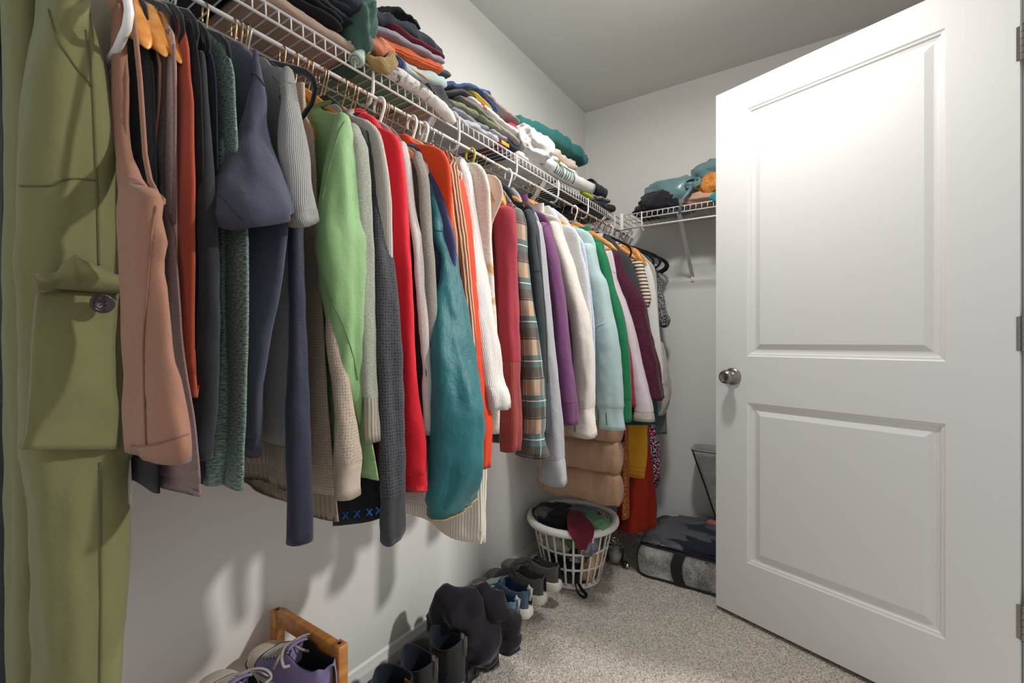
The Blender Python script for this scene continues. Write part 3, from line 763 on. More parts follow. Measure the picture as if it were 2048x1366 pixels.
garment('camisole', 'dusty mauve camisole showing below the brown top', 'top', 348, M_mauve, edge=[(340, 445), (350, 470), (366, 700), (386, 880), (390, 940), (392, 995)], no_hanger=True, th=.007, fold=.006, neck=.05, hem_band=975, extra=straps(M_mauve, [[(336, 60), (334, 200), (331, 330), (334, 420), (348, 446)], [(348, 90), (350, 200), (350, 330), (348, 446)]], .003, .0018))
M_pinkf = fab('#d9bdb2', 'fuzzy', '#c3a59a')
garment('top', 'pale pink fuzzy knit top between the hangers', 'top', 352, M_pinkf, edge=[(330, 45), (346, 60), (352, 140), (352, 500), (350, 860)], hang='velvet', th=.006, fold=.004, neck=.05)
garment('t_shirt', 'rust red t-shirt on a black hanger', 't-shirt', 374, fab('#a3482f', 'plain', '#8c3b26'), edge=[(352, 30), (364, 45), (376, 90), (381, 160), (386, 204), (387, 292), (390, 380), (391, 512), (393, 690), (397, 770), (399, 795)], hang='velvet', th=.011, fold=.008, hem_band=772)
garment('top', 'plain black top next to the rust t-shirt', 'top', 392, M_blk, edge=[(388, 60), (396, 110), (402, 170), (406, 300), (408, 700), (405, 910)], hang='velvet', th=.007, fold=.005, holds='holding the plain black top beside the rust t-shirt')
garment('top', 'charcoal long-sleeved top with a straight hem', 'top', 418, M_char, rows=[(392, 412, 130), (396, 424, 300), (396, 433, 450), (397, 437, 600), (394, 437, 800), (386, 428, 914)], hang='velvet', b=.02, fold=.006, edge=[(395, 75), (403, 110), (408, 200), (410, 700), (403, 968)])
garment('top', 'midnight blue top hidden among black ones', 'top', 432, M_navy, edge=[(405, 80), (424, 110), (432, 170), (434, 500), (430, 800), (420, 920)], hang='velvet', th=.006, fold=.005)
M_gheath = fab('#8fa598', 'heather', '#2f3b38', sc=.9)
garment('long_sleeved_top', 'green and black marled long-sleeved top', 'top', 470, M_gheath, edge=[(440, 88), (455, 105), (468, 150), (474, 250), (482, 380), (499, 480), (501, 600), (498, 780), (493, 900), (489, 980)], rows=[(436, 455, 300), (437, 457, 420), (438, 457, 600), (436, 458, 700), (422, 458, 780), (406, 456, 900), (401, 451, 963)], hang='velvet', th=.016, b=.02, fold=.007)
def tee_seam(g, y0, pt): pass
garment('t_shirt', 'slate navy t-shirt with short sleeve', 't-shirt', 540, M_slate, rows=[(503, 517, 122), (504, 523, 150), (494, 531, 217), (474, 539, 285), (451, 557, 350), (438, 574, 392), (432, 586, 424), (442, 586, 446)], edge=[(497, 100), (509, 112), (518, 150), (530, 240), (566, 430), (562, 500), (555, 580), (547, 650), (540, 722), (530, 800), (519, 880), (511, 916)], hang='wood', hs=.6, b=.045, th=.02, fold=.013, dip=.05, hem_band=895, seams=[(M_dseam, [(503, 146), (512, 150), (521, 160), (528, 172)]), (M_dseam, [(436, 388), (455, 408), (478, 432), (494, 446)], .0008)])
M_grey = fab('#b0aeaa', 'rib', '#969491', sc=2.6)
garment('t_shirt', 'grey ribbed t-shirt with short sleeve', 't-shirt', 600, M_grey, rows=[(562, 586, 158), (560, 596, 196), (556, 609, 252), (556, 621, 322), (566, 632, 405), (577, 638, 436), (582, 639, 446)], edge=[(545, 132), (572, 138), (584, 165), (592, 260), (594, 420), (588, 700), (580, 895)], hang='wood', hs=.5, b=.04, th=.02, fold=.010, dip=.03, cuff=424, cuff_flare=1.0, hem_l=.02, seams=[(fab('#8f8d8a', 'plain'), [(560, 185), (566, 172), (576, 165), (588, 168)]), (fab('#8f8d8a', 'plain'), [(545, 150), (555, 160), (562, 178), (560, 195)])])
garment('long_sleeved_top', 'dark navy athletic top with one very long sleeve', 'top', 612, fab('#2c3040', 'plain', '#232633', rough=.6), rows=[(582, 606, 400), (577, 607, 460), (578, 612, 605), (577, 617, 760), (574, 620, 840), (575, 623, 920), (576, 627, 1014), (575, 628, 1078)], edge=[(572, 150), (584, 190), (588, 400), (592, 780)], hang='wood', hs=.6, b=.03, th=.014, fold=.006, holds='holding the dark navy athletic top')
hanger('plastic', ya(262), 'holding the cream ribbed camisole', -2, .03, 0, 1.12)
hanger('velvet', ya(612)+.012, 'left empty behind the grey ribbed t-shirt', 0, .0, 0, 1.0)
M_tauperib = fab('#9a8b7b', 'rib', '#857767', sc=.6)
garment('sweater', 'taupe ribbed sweater whose hem shows below the grey t-shirt', 'sweater', 622, M_tauperib, edge=[(560, 190), (570, 240), (578, 500), (592, 900), (604, 982)], hang='wood', hs=.6, th=.02, fold=.016, hem_band=940, holds='holding the taupe ribbed sweater')
M_green = fab('#8fb57c', 'plain', '#7ea36d', rough=.6)
garment('pullover', 'sage green smooth pullover with long twisted sleeve', 'pullover', 726, M_green, rows=[(668, 702, 248), (660, 709, 275), (650, 717, 338), (637, 724, 440), (634, 729, 493), (642, 730, 572), (664, 730, 664), (678, 729, 743), (696, 729, 800), (708, 727, 838), (714, 724, 856)], edge=[(640, 214), (668, 226), (692, 238), (703, 262), (708, 340), (705, 500), (715, 700), (735, 850), (755, 962)], hang='wood', hs=.5, b=.05, th=.022, fold=.014, sl_fold=.013, hem_band=955, left=.12, neck=.12, zneck=-.128, seams=[(M_gseam, [(690, 243), (680, 262), (668, 300), (655, 350), (642, 420), (635, 470)]), (M_gseam, [(640, 520), (652, 570), (668, 610), (690, 660), (708, 720), (716, 760)], .0008)])
M_taupe = fab('#b5a594', 'mesh', '#8d7d6d', sc=1.0); M_taupe2 = fab('#6f6358', 'plain')
garment('long_sleeved_top', 'taupe perforated top with seamed long sleeve', 'top', 700, M_taupe, rows=[(655, 690, 600), (655, 692, 660), (660, 698, 720), (664, 703, 780), (663, 714, 852), (661, 717, 900), (664, 716, 925), (663, 714, 945), (667, 717, 990)], edge=[(610, 225), (625, 262), (640, 500), (660, 800), (674, 1045)], hang='wood', b=.035, th=.02, fold=.012, cuff=924, cuff_mat=fab('#b9a998', 'plain'), hem_band=985, hem_mat=M_tauperib, hem_l=.02)
garment('long_sleeved_top', 'grey-green heather top with ribbed cuff', 'top', 742, fab('#a9ab9b', 'heather', '#86887b'), rows=[(690, 724, 268), (700, 736, 299), (708, 744, 440), (716, 750, 624), (724, 757, 780), (728, 759, 800), (729, 761, 850), (730, 761, 882)], edge=[(690, 240), (712, 252), (722, 300), (724, 700), (735, 900)], hang='wood', b=.03, neck=.11, zneck=-.125, th=.015, fold=.006, cuff=794, cuff_mat=fab('#a39b8b', 'rib', sc=.9))
M_x = fab('#1a1b1f', 'fuzzy', '#0e0f11')
def xs_extra(g, y0, pt):
    mx = fab('#2a66b8', 'plain')
    for cx, cy in ((692, 1030), (715, 1027), (739, 1024), (757, 1021)):
        for q in ([(cx-5, cy-7), (cx, cy), (cx+5, cy+7)], [(cx-5, cy+7), (cx, cy), (cx+5, cy-7)]): stitch(g, mx, q, .0015, 'cross_stitch')
garment('sweater', 'black knit sweater with blue cross stitches along its hem', 'sweater', 752, M_x, edge=[(700, 240), (728, 262), (738, 400), (742, 800), (762, 1036)], hang='wood', th=.02, fold=.004, extra=xs_extra, hem_l=-.10, left=.385)
garment('cardigan', 'cream knitted cardigan behind the charcoal mesh top', 'cardigan', 776, fab('#d9d2c6', 'rib', sc=2.), edge=[(705, 226), (735, 240), (758, 264), (766, 292), (777, 358), (781, 417), (783, 700)], hang='wood', th=.02, fold=.006, neck=.11, zneck=-.118)
M_cmesh = fab('#4a4a4e', 'mesh', '#232326', sc=.9)
garment('long_sleeved_top', 'charcoal perforated top with very long sleeve', 'top', 782, M_cmesh, rows=[(722, 752, 280), (728, 758, 306), (738, 768, 378), (741, 776, 449), (748, 795, 572), (753, 804, 703), (757, 807, 790), (760, 810, 900), (762, 811, 1000), (761, 811, 1068)], edge=[(700, 244), (722, 252), (742, 272), (748, 400), (752, 800)], hang='wood', b=.032, th=.016, fold=.008, dip=.025, cuff=985, cuff_mat=fab('#48484b', 'heather', '#3b3b3e'), cuff_flare=1.0, neck=.12, zneck=-.125)
M_red = fab('#e0202f', 'plain', '#c81a29', rough=.7); M_redrib = fab('#e0283a', 'rib', sc=.8)
garment('sweater', 'bright red plain sweater with waffle collar', 'sweater', 818, M_red, edge=[(765, 256), (780, 261), (794, 274), (802, 295), (807, 338), (814, 449), (825, 572), (833, 703), (838, 800), (850, 889), (853, 984)], hang='wood', th=.026, fold=.010, sleeve_mat=M_red, hem_band=968, collar=(M_redrib, .006), neck=.075, hem_l=-.01)
garment('top', 'black top squeezed beside the red sweater', 'top', 834, M_blk, edge=[(790, 290), (808, 300), (818, 360), (838, 600), (855, 780), (854, 925)], hang='wood', th=.010, fold=.005, holds='holding the black top beside the red sweater')
garment('long_sleeved_top', 'off-white heather top with long sleeve', 'top', 840, fab('#d0c4be', 'heather', '#b3a6a2'), rows=[(795, 816, 300), (800, 821, 320), (806, 826, 358), (815, 835, 430), (824, 844, 480), (830, 850, 572), (838, 858, 703), (843, 862, 800), (843, 862, 870)], edge=[(800, 284), (812, 296), (820, 340), (835, 700), (862, 1018)], hang='wood', b=.02, fold=.008, hem_band=None)
garment('long_sleeved_top', 'grey-brown heather top with narrow sleeve', 'top', 858, fab('#9c948a', 'heather', '#7b746b'), rows=[(825, 847, 320), (835, 857, 358), (840, 863, 440), (850, 874, 572), (856, 876, 680), (852, 870, 780)], edge=[(812, 292), (834, 300), (846, 330), (852, 600), (850, 900)], hang='wood', b=.018, fold=.006)
M_teal = fab('#1f6a70', 'nylon')
garment('windbreaker', 'teal nylon windbreaker with ballooned elastic-cuff sleeve', 'jacket', 900, M_teal, rows=[(855, 877, 380), (858, 888, 420), (862, 898, 455), (868, 902, 475), (882, 913, 519), (873, 926, 585), (868, 942, 664), (864, 952, 717), (861, 963, 790), (858, 970, 830), (855, 969, 901), (853, 963, 949), (855, 953, 982), (860, 948, 998), (861, 948, 1010)], edge=[(835, 335), (852, 350), (866, 380), (890, 500), (905, 700), (905, 900)], hang='wood', b=.06, th=.02, fold=.012, sl_fold=.016, dip=.02, hemline=(fab('#b59a62', 'plain'), .0018), seams=[(fab('#18565b', 'plain'), [(868, 458), (876, 462), (890, 462), (899, 472)])])
garment('sweatshirt', 'indigo sweatshirt behind the teal windbreaker', 'sweatshirt', 896, fab('#484a72', 'plain'), edge=[(800, 281), (830, 289), (849, 298), (861, 315), (871, 340), (885, 378), (898, 433), (910, 495), (915, 900)], hang='wood', th=.02, fold=.006, neck=.06)
garment('sweatshirt', 'bright orange-red sweatshirt with a rounded shoulder', 'sweatshirt', 890, fab('#e8481c', 'plain', rough=.75), edge=[(820, 279), (845, 286), (867, 289), (879, 300), (888, 320), (891, 350), (893, 400), (900, 800)], hang='plastic', th=.02, fold=.006, neck=.06, body_y=.015)
garment('blouse', 'tan blouse between orange and knitted sweaters', 'blouse', 910, fab('#cfa27c', 'plain'), edge=[(876, 318), (888, 335), (897, 352), (903, 380), (909, 437), (914, 480), (920, 800)], hang='wood', th=.016, fold=.005)
M_knit = fab('#d9b28f', 'cable', '#8a4a34', sc=.55); M_knit2 = fab('#d4724a', 'ribh', '#b45a38', sc=.35)
garment('sweater', 'chunky ribbed sweater in tan and rust', 'sweater', 934, M_knit, rows=[(896, 916, 335), (902, 922, 380), (908, 930, 430), (915, 936, 480), (925, 944, 572), (934, 951, 660), (938, 954, 730)], edge=[(878, 299), (897, 302), (909, 316), (916, 345), (922, 600), (930, 820)], hang='wood', b=.022, th=.022, fold=.006, sleeve_mat=M_knit)
garment('long_sleeved_top', 'vivid orange-red top with slim long sleeve', 'top', 952, fab('#f0461f', 'plain', '#d83c19', rough=.7), rows=[(908, 930, 372), (915, 938, 407), (920, 943, 440), (930, 955, 572), (942, 967, 677), (951, 977, 790), (962, 985, 862), (964, 983, 905), (963, 981, 936)], edge=[(912, 345), (922, 355), (930, 390), (940, 700), (945, 850)], hang='plastic', b=.024, fold=.006, cuff=870)
garment('dress', 'cream ribbed dress reaching lowest of the near clothes', 'dress', 960, fab('#e6dccd', 'rib', sc=.9), edge=[(905, 330), (925, 345), (930, 500), (955, 800), (965, 940), (965, 1090)], hang='wood', th=.024, fold=.014, hem_l=.07, holds='holding the cream ribbed dress')
M_blouse = fab('#efe6df', 'crinkle', rough=.7)
garment('blouse', 'white crinkled blouse with gathered cuff', 'blouse', 974, M_blouse, rows=[(915, 936, 332), (920, 944, 350), (926, 952, 410), (932, 965, 498), (940, 978, 563), (946, 986, 610), (956, 1001, 700), (966, 1009, 765), (974, 1019, 783), (977, 1022, 800), (978, 1021, 818)], edge=[(908, 317), (920, 314), (934, 324), (944, 360), (955, 600), (965, 780)], hang='plastic', b=.035, fold=.010, cuff=772, cuff_flare=1.0, th=.02)
garment('cardigan', 'cream fuzzy cardigan with tan spots', 'cardigan', 985, fab('#e9e3d8', 'fuzzy', '#d2c8ba', c3='#c89d6c'), edge=[(936, 328), (952, 326), (966, 336), (974, 355), (980, 388), (983, 476), (989, 585), (993, 650), (996, 720), (996, 868)], hang='velvet', th=.024, fold=.006, neck=.06)
M_wine = fab('#a23440', 'plain', '#8c2b37')
garment('sweatshirt', 'dark red sweatshirt with ribbed forearm', 'sweatshirt', 1030, M_wine, rows=[(985, 1031, 425), (990, 1035, 470), (996, 1036, 560), (999, 1038, 648), (1000, 1041, 724), (1000, 1042, 780), (1000, 1044, 850), (1000, 1041, 900)], edge=[(984, 409), (1006, 397), (1022, 404), (1030, 425), (1033, 500), (1034, 700), (1030, 800)], hang='widewood', b=.03, fold=.008, cuff=722, cuff_mat=fab('#a4433f', 'rib', '#8f3835', sc=1.2), cuff_flare=1.0)
garment('top', 'blush top behind the wooden clip hanger', 'top', 1000, fab('#e3c7b3', 'plain'), edge=[(972, 348), (992, 352), (1002, 366), (1006, 388), (1000, 410), (984, 450), (970, 800)], hang='widewood', th=.014, fold=.004, neck=.06)
M_plaid = fab('#c8a688', 'plaid')
def plaid_btn(g, y0, pt):
    c = P(1037, 903, y=y0-.03); R = []
    for (r, h) in [(.006, 0), (.0062, .001), (.0058, .0025), (.0, .0022)]: R.append([(c[0]+r*math.cos(t), c[1]-h, c[2]+r*math.sin(t)) for t in np.arange(16)*2*PI/16])
    MB().loft(np.array(R), True, True, False).build('cuff_button', M_black, g)
garment('flannel_shirt', 'plaid flannel shirt in teal, tan and black', 'shirt', 1060, M_plaid, rows=[(1024, 1048, 428), (1028, 1053, 445), (1031, 1055, 500), (1035, 1062, 560), (1037, 1074, 648), (1040, 1080, 706), (1044, 1087, 794), (1047, 1088, 850), (1042, 1088, 872), (1036, 1093, 895), (1032, 1097, 912)], edge=[(1030, 412), (1040, 420), (1046, 460), (1050, 700), (1045, 890)], hang='lime', b=.03, fold=.008, cuff=866, cuff_flare=1.08, extra=plaid_btn)
garment('jacket', 'charcoal fleece jacket beside the plaid shirt', 'jacket', 1080, fab('#343b3e', 'heather', '#272d30'), rows=[(1048, 1070, 430), (1055, 1078, 460), (1058, 1081, 498), (1062, 1086, 560), (1068, 1093, 648), (1072, 1097, 765), (1075, 1099, 868)], edge=[(1040, 402), (1056, 406), (1068, 424), (1072, 600), (1075, 850)], hang='wood', b=.024, fold=.006, seams=[(M_blk, [(1058, 546), (1070, 543), (1081, 541)]), (M_blk, [(1072, 470), (1079, 520), (1084, 560), (1091, 648), (1095, 765)], .0008)])
garment('sweatshirt', 'grey heather sweatshirt with wide folded cuff', 'sweatshirt', 1104, fab('#a6a6a8', 'heather', '#8d8d90'), rows=[(1058, 1084, 452), (1066, 1091, 500), (1076, 1097, 560), (1088, 1109, 677), (1093, 1119, 765), (1092, 1126, 853), (1090, 1128, 912), (1083, 1130, 928), (1077, 1132, 962)], edge=[(1050, 412), (1072, 426), (1082, 460), (1090, 700), (1095, 880)], hang='wood', b=.028, fold=.006, cuff=915, cuff_flare=1.02, dip=.02)
M_pur = fab('#6c3f66', 'plain', '#5b3456')
garment('sweatshirt', 'plum purple plain sweatshirt with banded cuff', 'sweatshirt', 1128, M_pur, rows=[(1072, 1101, 455), (1082, 1113, 498), (1092, 1125, 560), (1102, 1134, 619), (1107, 1143, 706), (1112, 1153, 794), (1116, 1155, 808), (1119, 1156, 848)], edge=[(1062, 419), (1084, 424), (1096, 438), (1103, 460), (1110, 700), (1108, 800)], hang='plastic', b=.03, fold=.006, cuff=805, cuff_flare=1.0, seams=[(fab('#54304f', 'plain'), [(1084, 462), (1090, 452), (1098, 448), (1102, 452)])])
garment('hoodie', 'oatmeal hoodie with thumbhole cuff', 'hoodie', 1160, fab('#cbc3b9', 'heather', '#bdb5ab'), rows=[(1095, 1123, 452), (1103, 1135, 490), (1113, 1150, 535), (1122, 1160, 570), (1138, 1178, 633), (1146, 1187, 706), (1150, 1190, 790), (1154, 1188, 815), (1146, 1191, 840), (1138, 1195, 868)], edge=[(1088, 426), (1110, 431), (1122, 447), (1130, 500), (1140, 700), (1145, 840)], hang='wood', b=.036, fold=.010, cuff=815, cuff_flare=1.0, dip=.02, seams=[(M_blk, [(1149, 846), (1150, 856), (1151, 864)], .0012, 'thumbhole')])
garment('sweatshirt', 'light grey sweatshirt next to the oatmeal hoodie', 'sweatshirt', 1170, fab('#c3c4c2', 'heather', '#b2b3b2'), edge=[(1124, 448), (1142, 452), (1156, 469), (1162, 498), (1173, 542), (1179, 590), (1184, 640), (1188, 780)], hang='wood', th=.022, fold=.005)
garment('top', 'pale lavender mesh-knit top seen edge-on', 'top', 1178, fab('#bcc2d6', 'mesh', '#8d95b0', sc=.8), edge=[(1150, 462), (1160, 474), (1168, 488), (1177, 545), (1184, 600), (1189, 660), (1190, 780)], hang='wood', th=.02, fold=.004)
garment('hoodie', 'pale aqua hoodie with thumbhole cuff', 'hoodie', 1222, fab('#b7cdcb', 'plain', '#a9c1bf'), rows=[(1155, 1191, 495), (1162, 1201, 542), (1172, 1213, 562), (1181, 1225, 619), (1186, 1238, 677), (1189, 1245, 750), (1193, 1248, 812), (1196, 1247, 824), (1199, 1252, 858)], edge=[(1136, 449), (1165, 458), (1184, 472), (1192, 495), (1200, 700), (1195, 840)], hang='wood', b=.04, fold=.008, cuff=814, cuff_flare=1.0, seams=[(fab('#d3e2e0', 'plain'), [(1186, 658), (1194, 652), (1204, 648), (1211, 646)], .0016), (M_blk, [(1212, 826), (1213, 838), (1214, 851)], .0012, 'thumbhole')])
garment('sweatshirt', 'kelly green sweatshirt between aqua and pink', 'sweatshirt', 1244, fab('#1e7a50', 'plain', '#196843'), rows=[(1180, 1206, 492), (1190, 1217, 519), (1205, 1230, 574), (1222, 1250, 640), (1236, 1261, 720), (1240, 1263, 799), (1241, 1263, 843)], edge=[(1186, 473), (1201, 479), (1208, 492), (1225, 600), (1235, 830)], hang='plastic', b=.03, fold=.005, cuff=800, cuff_flare=1.0)
garment('top', 'thin crimson top between green and pink garments', 'top', 1252, fab('#a83242', 'plain'), edge=[(1160, 455), (1185, 462), (1205, 490), (1217, 520), (1234, 590), (1252, 660), (1264, 720), (1270, 790), (1272, 814)], hang='wood', th=.014, fold=.003)
garment('hoodie', 'pale pink hoodie with sherpa cuff', 'hoodie', 1268, fab('#dccfd3', 'heather', '#cdbdc4'), rows=[(1196, 1223, 508), (1202, 1230, 543), (1214, 1242, 580), (1224, 1254, 607), (1238, 1270, 661), (1250, 1283, 720), (1262, 1298, 780), (1268, 1307, 822), (1266, 1309, 842)], edge=[(1203, 483), (1215, 488), (1226, 510), (1245, 650), (1262, 842)], hang='wood', b=.036, fold=.006, cuff=824, cuff_mat=fab('#cfc5ba', 'sherpa', '#a99f95'), cuff_flare=1.06, seams=[(fab('#c9b8bf', 'plain'), [(1225, 543), (1229, 545), (1234, 548)])])
M_burg = fab('#5d2039', 'sherpa', '#3c1225')
garment('fleece_jacket', 'burgundy sherpa fleece jacket', 'jacket', 1278, M_burg, rows=[(1210, 1245, 512), (1216, 1253, 540), (1230, 1274, 574), (1246, 1292, 607), (1258, 1296, 628), (1262, 1305, 672), (1272, 1316, 720), (1288, 1324, 766), (1300, 1329, 796)], edge=[(1207, 479), (1224, 486), (1239, 496), (1246, 520), (1252, 700), (1250, 884)], hang='wood', b=.05, th=.045, fold=.012, hem_l=-.03, dip=.02)
garment('shirt', 'charcoal shirt between sherpa and striped tops', 'shirt', 1276, fab('#3d3f44', 'plain'), edge=[(1246, 505), (1260, 515), (1270, 540), (1280, 575), (1284, 700), (1290, 830)], hang='velvet', th=.02, fold=.004)
garment('t_shirt', 'brown and cream striped t-shirt', 't-shirt', 1290, fab('#e4d6c4', 'stripe', '#5d4a38', sc=1.0), rows=[(1266, 1287, 528), (1274, 1295, 560), (1280, 1300, 583), (1285, 1303, 598), (1287, 1298, 614)], edge=[(1258, 510), (1274, 518), (1284, 535), (1287, 620), (1290, 780)], hang='wood', b=.02, fold=.004)
garment('long_sleeved_top', 'plain white long-sleeved top near the far wall', 'top', 1304, fab('#e6e4de', 'plain'), edge=[(1282, 515), (1297, 528), (1308, 557), (1315, 609), (1321, 673), (1326, 720), (1330, 770)], hang='plastic', th=.03, fold=.01)
garment('blouse', 'silver satin blouse with crumpled cuff', 'blouse', 1316, fab('#b9b4ad', 'satin'), rows=[(1312, 1328, 690), (1316, 1337, 735), (1318, 1341, 770), (1312, 1341, 800), (1308, 1328, 830)], edge=[(1296, 520), (1308, 533), (1313, 557), (1318, 650), (1322, 780)], hang='velvet', b=.03, fold=.014)
garment('cardigan', 'mid grey cardigan beside the floral blouse', 'cardigan', 1318, fab('#67686b', 'plain'), edge=[(1297, 522), (1309, 533), (1315, 560), (1319, 640), (1330, 760), (1334, 868)], hang='velvet', th=.02, fold=.005)
garment('blouse', 'black and white floral blouse with ruffled sleeve', 'blouse', 1326, fab('#25252c', 'floral', '#c8c6cc', sc=1.3, c3='#9aa08f'), rows=[(1306, 1317, 545), (1309, 1323, 570), (1312, 1330, 600), (1316, 1333, 622), (1318, 1341, 640), (1320, 1336, 652)], edge=[(1300, 533), (1310, 540), (1314, 560), (1318, 700)], hang='wood', b=.03, fold=.008, dip=.02)
# ---- longer things seen below the sleeves at the far end
def puffer(g, y0, pt):
    pass
def puffer_coat():
    y0 = ya(1243)+.01; g = thing('puffer_coat', 'long tan quilted puffer coat', 'coat', (XR, y0, 1.0), None)
    mt = fab('#a88468', 'nylon'); A = P(1243, 1012, y=y0); zb = A[2]; zt = 1.52
    levels = [zb]
    while levels[-1] < zt: levels.append(levels[-1]+.128)
    for k in range(len(levels)-1):
        za, zc = levels[k], min(levels[k+1], zt); R = []
        for s in np.linspace(0, 1, 11):
            z = za+(zc-za)*s; puff = math.sin(PI*s)**.6
            hw = (.185+.012*puff) if z < .95 else .12*max(.5, (zt+.02-z)/.5)+.01
            R.append(ring(.305, hw, y0, .030+.026*puff, z, 64, .75))
        R = np.array(R)
        for i in range(R.shape[0]):
            for j in range(64):
                p = R[i, j]; R[i, j, 1] += .010*nz((p[0], 0, p[2]*.3), 34, k)+.005*nz(p, 60, k)
                if k == 0 and i < 4: R[i, j, 2] += .012*nz((p[0], p[1], 0), 20, 4)
        MB().loft(R, True, True, True).build('quilted_panel', mt, g)
    MB().tube([(.155, y0-.050, zb+.03), (.157, y0-.064, zb+.2), (.157, y0-.06, 1.3)], .006, 8, ry=.012).build('front_placket', mt, g)
    hanger('wood', y0, 'holding the tan puffer coat')
puffer_coat()
garment('skirt', 'dark teal skirt showing under the pink hoodie', 'skirt', 1292, fab('#1d4f4c', 'plain'), edge=[(1270, 640), (1300, 700), (1315, 800), (1317, 848)], hang='widewood', th=.035, fold=.010, hem_l=-.05)
garment('trousers', 'mustard yellow folded trousers', 'trousers', 1294, fab('#dfa02c', 'plain', '#cb8f22'), edge=[(1270, 660), (1292, 800), (1291, 900), (1285, 960)], hang='widewood', th=.022, fold=.006, hem_band=945, body_y=.03, left=.14, hem_l=.0)
garment('dress', 'rust red flowing skirt reaching lowest by the far corner', 'dress', 1300, fab('#a82c18', 'plain', '#93230f', rough=.7), edge=[(1272, 700), (1290, 860), (1298, 960), (1302, 1066)], hang='wood', th=.06, fold=.030, body_y=.06, left=.32, hem_l=-.06)
garment('dress', 'orange leopard print dress peeking beside the rust skirt', 'dress', 1283, fab('#c8763f', 'leopard', '#5b2a17'), edge=[(1240, 700), (1248, 900), (1250, 960), (1250, 1042)], hang='wood', th=.03, fold=.008, body_y=.05, left=.40)
garment('dress', 'navy dress with pink floral print', 'dress', 1318, fab('#1a2140', 'floral', '#c9d4d6', sc=.8, c3='#cf2a55'), edge=[(1296, 640), (1312, 850), (1320, 900), (1319, 960), (1312, 977)], hang='velvet', th=.05, fold=.010)
garment('shirt', 'dark maroon shirt hem at the far end of the rod', 'shirt', 1330, fab('#3d2a30', 'plain'), edge=[(1310, 640), (1325, 760), (1330, 868)], hang='velvet', th=.02, fold=.005)
# shirt hem of burgundy and yellow, loose empty hangers near the far wall
for k, y in enumerate((2.33, 2.355, 2.385, 2.41)):
    hanger(('velvet', 'wood', 'plastic', 'velvet')[k], y, ('left empty, first of four at the far end of the rod', 'left empty and turned outward at the far end', 'left empty by the far wall', 'left empty, last on the rod by the far wall')[k], (14, 38, 4, -3)[k])
build_garments()
# ---------------------------------------------------------------- folded clothes on the shelves
def folded(name, label, cat, mat, A, B, h, xf=.288, depth=.24, layers=1, wob=.006, group=None, n=30, sag=0., seed=None, ends=None, parts=None):
    """one folded garment: A, B = (y, z) of the two ends of its front fold"""
    GCOUNT[0] += 1; sd = seed or GCOUNT[0]*1.37
    (ya_, za), (yb, zb) = A, B
    base = (xf-depth/2, (ya_+yb)/2, min(za, zb)-h/2)
    g = None
    m = max(14, int(abs(yb-ya_)/.008)); mbd = MB()
    for L in range(layers):
        hl = h/layers; off = (L-(layers-1)/2)*hl
        R = []
        for i in range(m):
            s = i/(m-1); y = ya_+(yb-ya_)*s; z = za+(zb-za)*s+off-sag*math.sin(PI*s)
            e = min(s, 1-s)*(m-1)
            k = min(1, .25+.75*math.sqrt(min(1, e/2.5)))
            th = np.arange(n)*2*PI/n
            hh = hl/2*1.04*k; xm = xf-depth/2+(.004*((L*7) % 3-1)); a = depth/2-.004*(1-k)*3
            cx = np.sign(np.cos(th))*np.abs(np.cos(th))**.28; sz = np.sign(np.sin(th))*np.abs(np.sin(th))**.75
            q = np.stack([xm+a*cx, np.full(n, y), z+hh*sz], 1)
            for j in range(n):
                w1 = nz((q[j, 0]*.8, q[j, 1]*1.2, q[j, 2]*.5+L*3), 16, sd); w2 = nz((q[j, 0], q[j, 1], q[j, 2]*2), 52, sd+L)
                q[j, 2] += wob*w1*.75+wob*.3*w2; q[j, 0] += wob*(.8*w1+.5*w2)*(1 if cx[j] > 0 else .3)
                q[j, 1] += wob*.8*nz((q[j, 0], 0, q[j, 2]), 25, sd+5)
            R.append(q)
        mbd.loft(np.array(R), True, True, True)
    o = mbd.build(name, mat, None, base=base); tag(o, label, cat, group)
    if parts: parts(o)
    return o
def fpx(name, label, cat, mat, p1, p2, hpx, xf=.288, **k):
    A = P(p1[0], p1[1], x=xf); B = P(p2[0], p2[1], x=xf)
    dep = ((A[0]+B[0])/2-CAMX)*VD[0]+(A[1]+B[1])/2*VD[1]
    return folded(name, label, cat, mat, (A[1], A[2]), (B[1], B[2]), hpx/F*dep, xf, **k)
def crumple(name, label, cat, mat, c, size, seed, amp=.25, sub=4, group=None, parent=None, flat=.5, fr=1.6):
    bm = bmesh.new(); bmesh.ops.create_icosphere(bm, subdivisions=sub, radius=1)
    mb = MB(); vs = []
    for q in bm.verts:
        d = Vector(q.co); v = Vector((math.copysign(abs(d.x)**.8, d.x), math.copysign(abs(d.y)**.8, d.y), math.copysign(abs(d.z)**.8, d.z)))
        r = 1+amp*(1-2.2*abs(mnoise.noise(d*fr+Vector((seed, seed*.7, 0)))))+amp*.5*(1-2*abs(mnoise.noise(d*fr*2.7+Vector((0, seed, seed*1.3)))))
        z = v.z*r
        if z < 0: z *= flat
        vs.append((c[0]+v.x*r*size[0], c[1]+v.y*r*size[1], c[2]+z*size[2]))
    bm.verts.index_update(); mb.add(vs, [[q.index for q in f.verts] for f in bm.faces], [[(vs[q.index][0], vs[q.index][1]+vs[q.index][2]) for q in f.verts] for f in bm.faces]); bm.free()
    if parent is not None: return mb.build(name, mat, parent)
    o = mb.build(name, mat, None, base=(c[0], c[1], c[2]-size[2]*flat)); tag(o, label, cat, group); return o
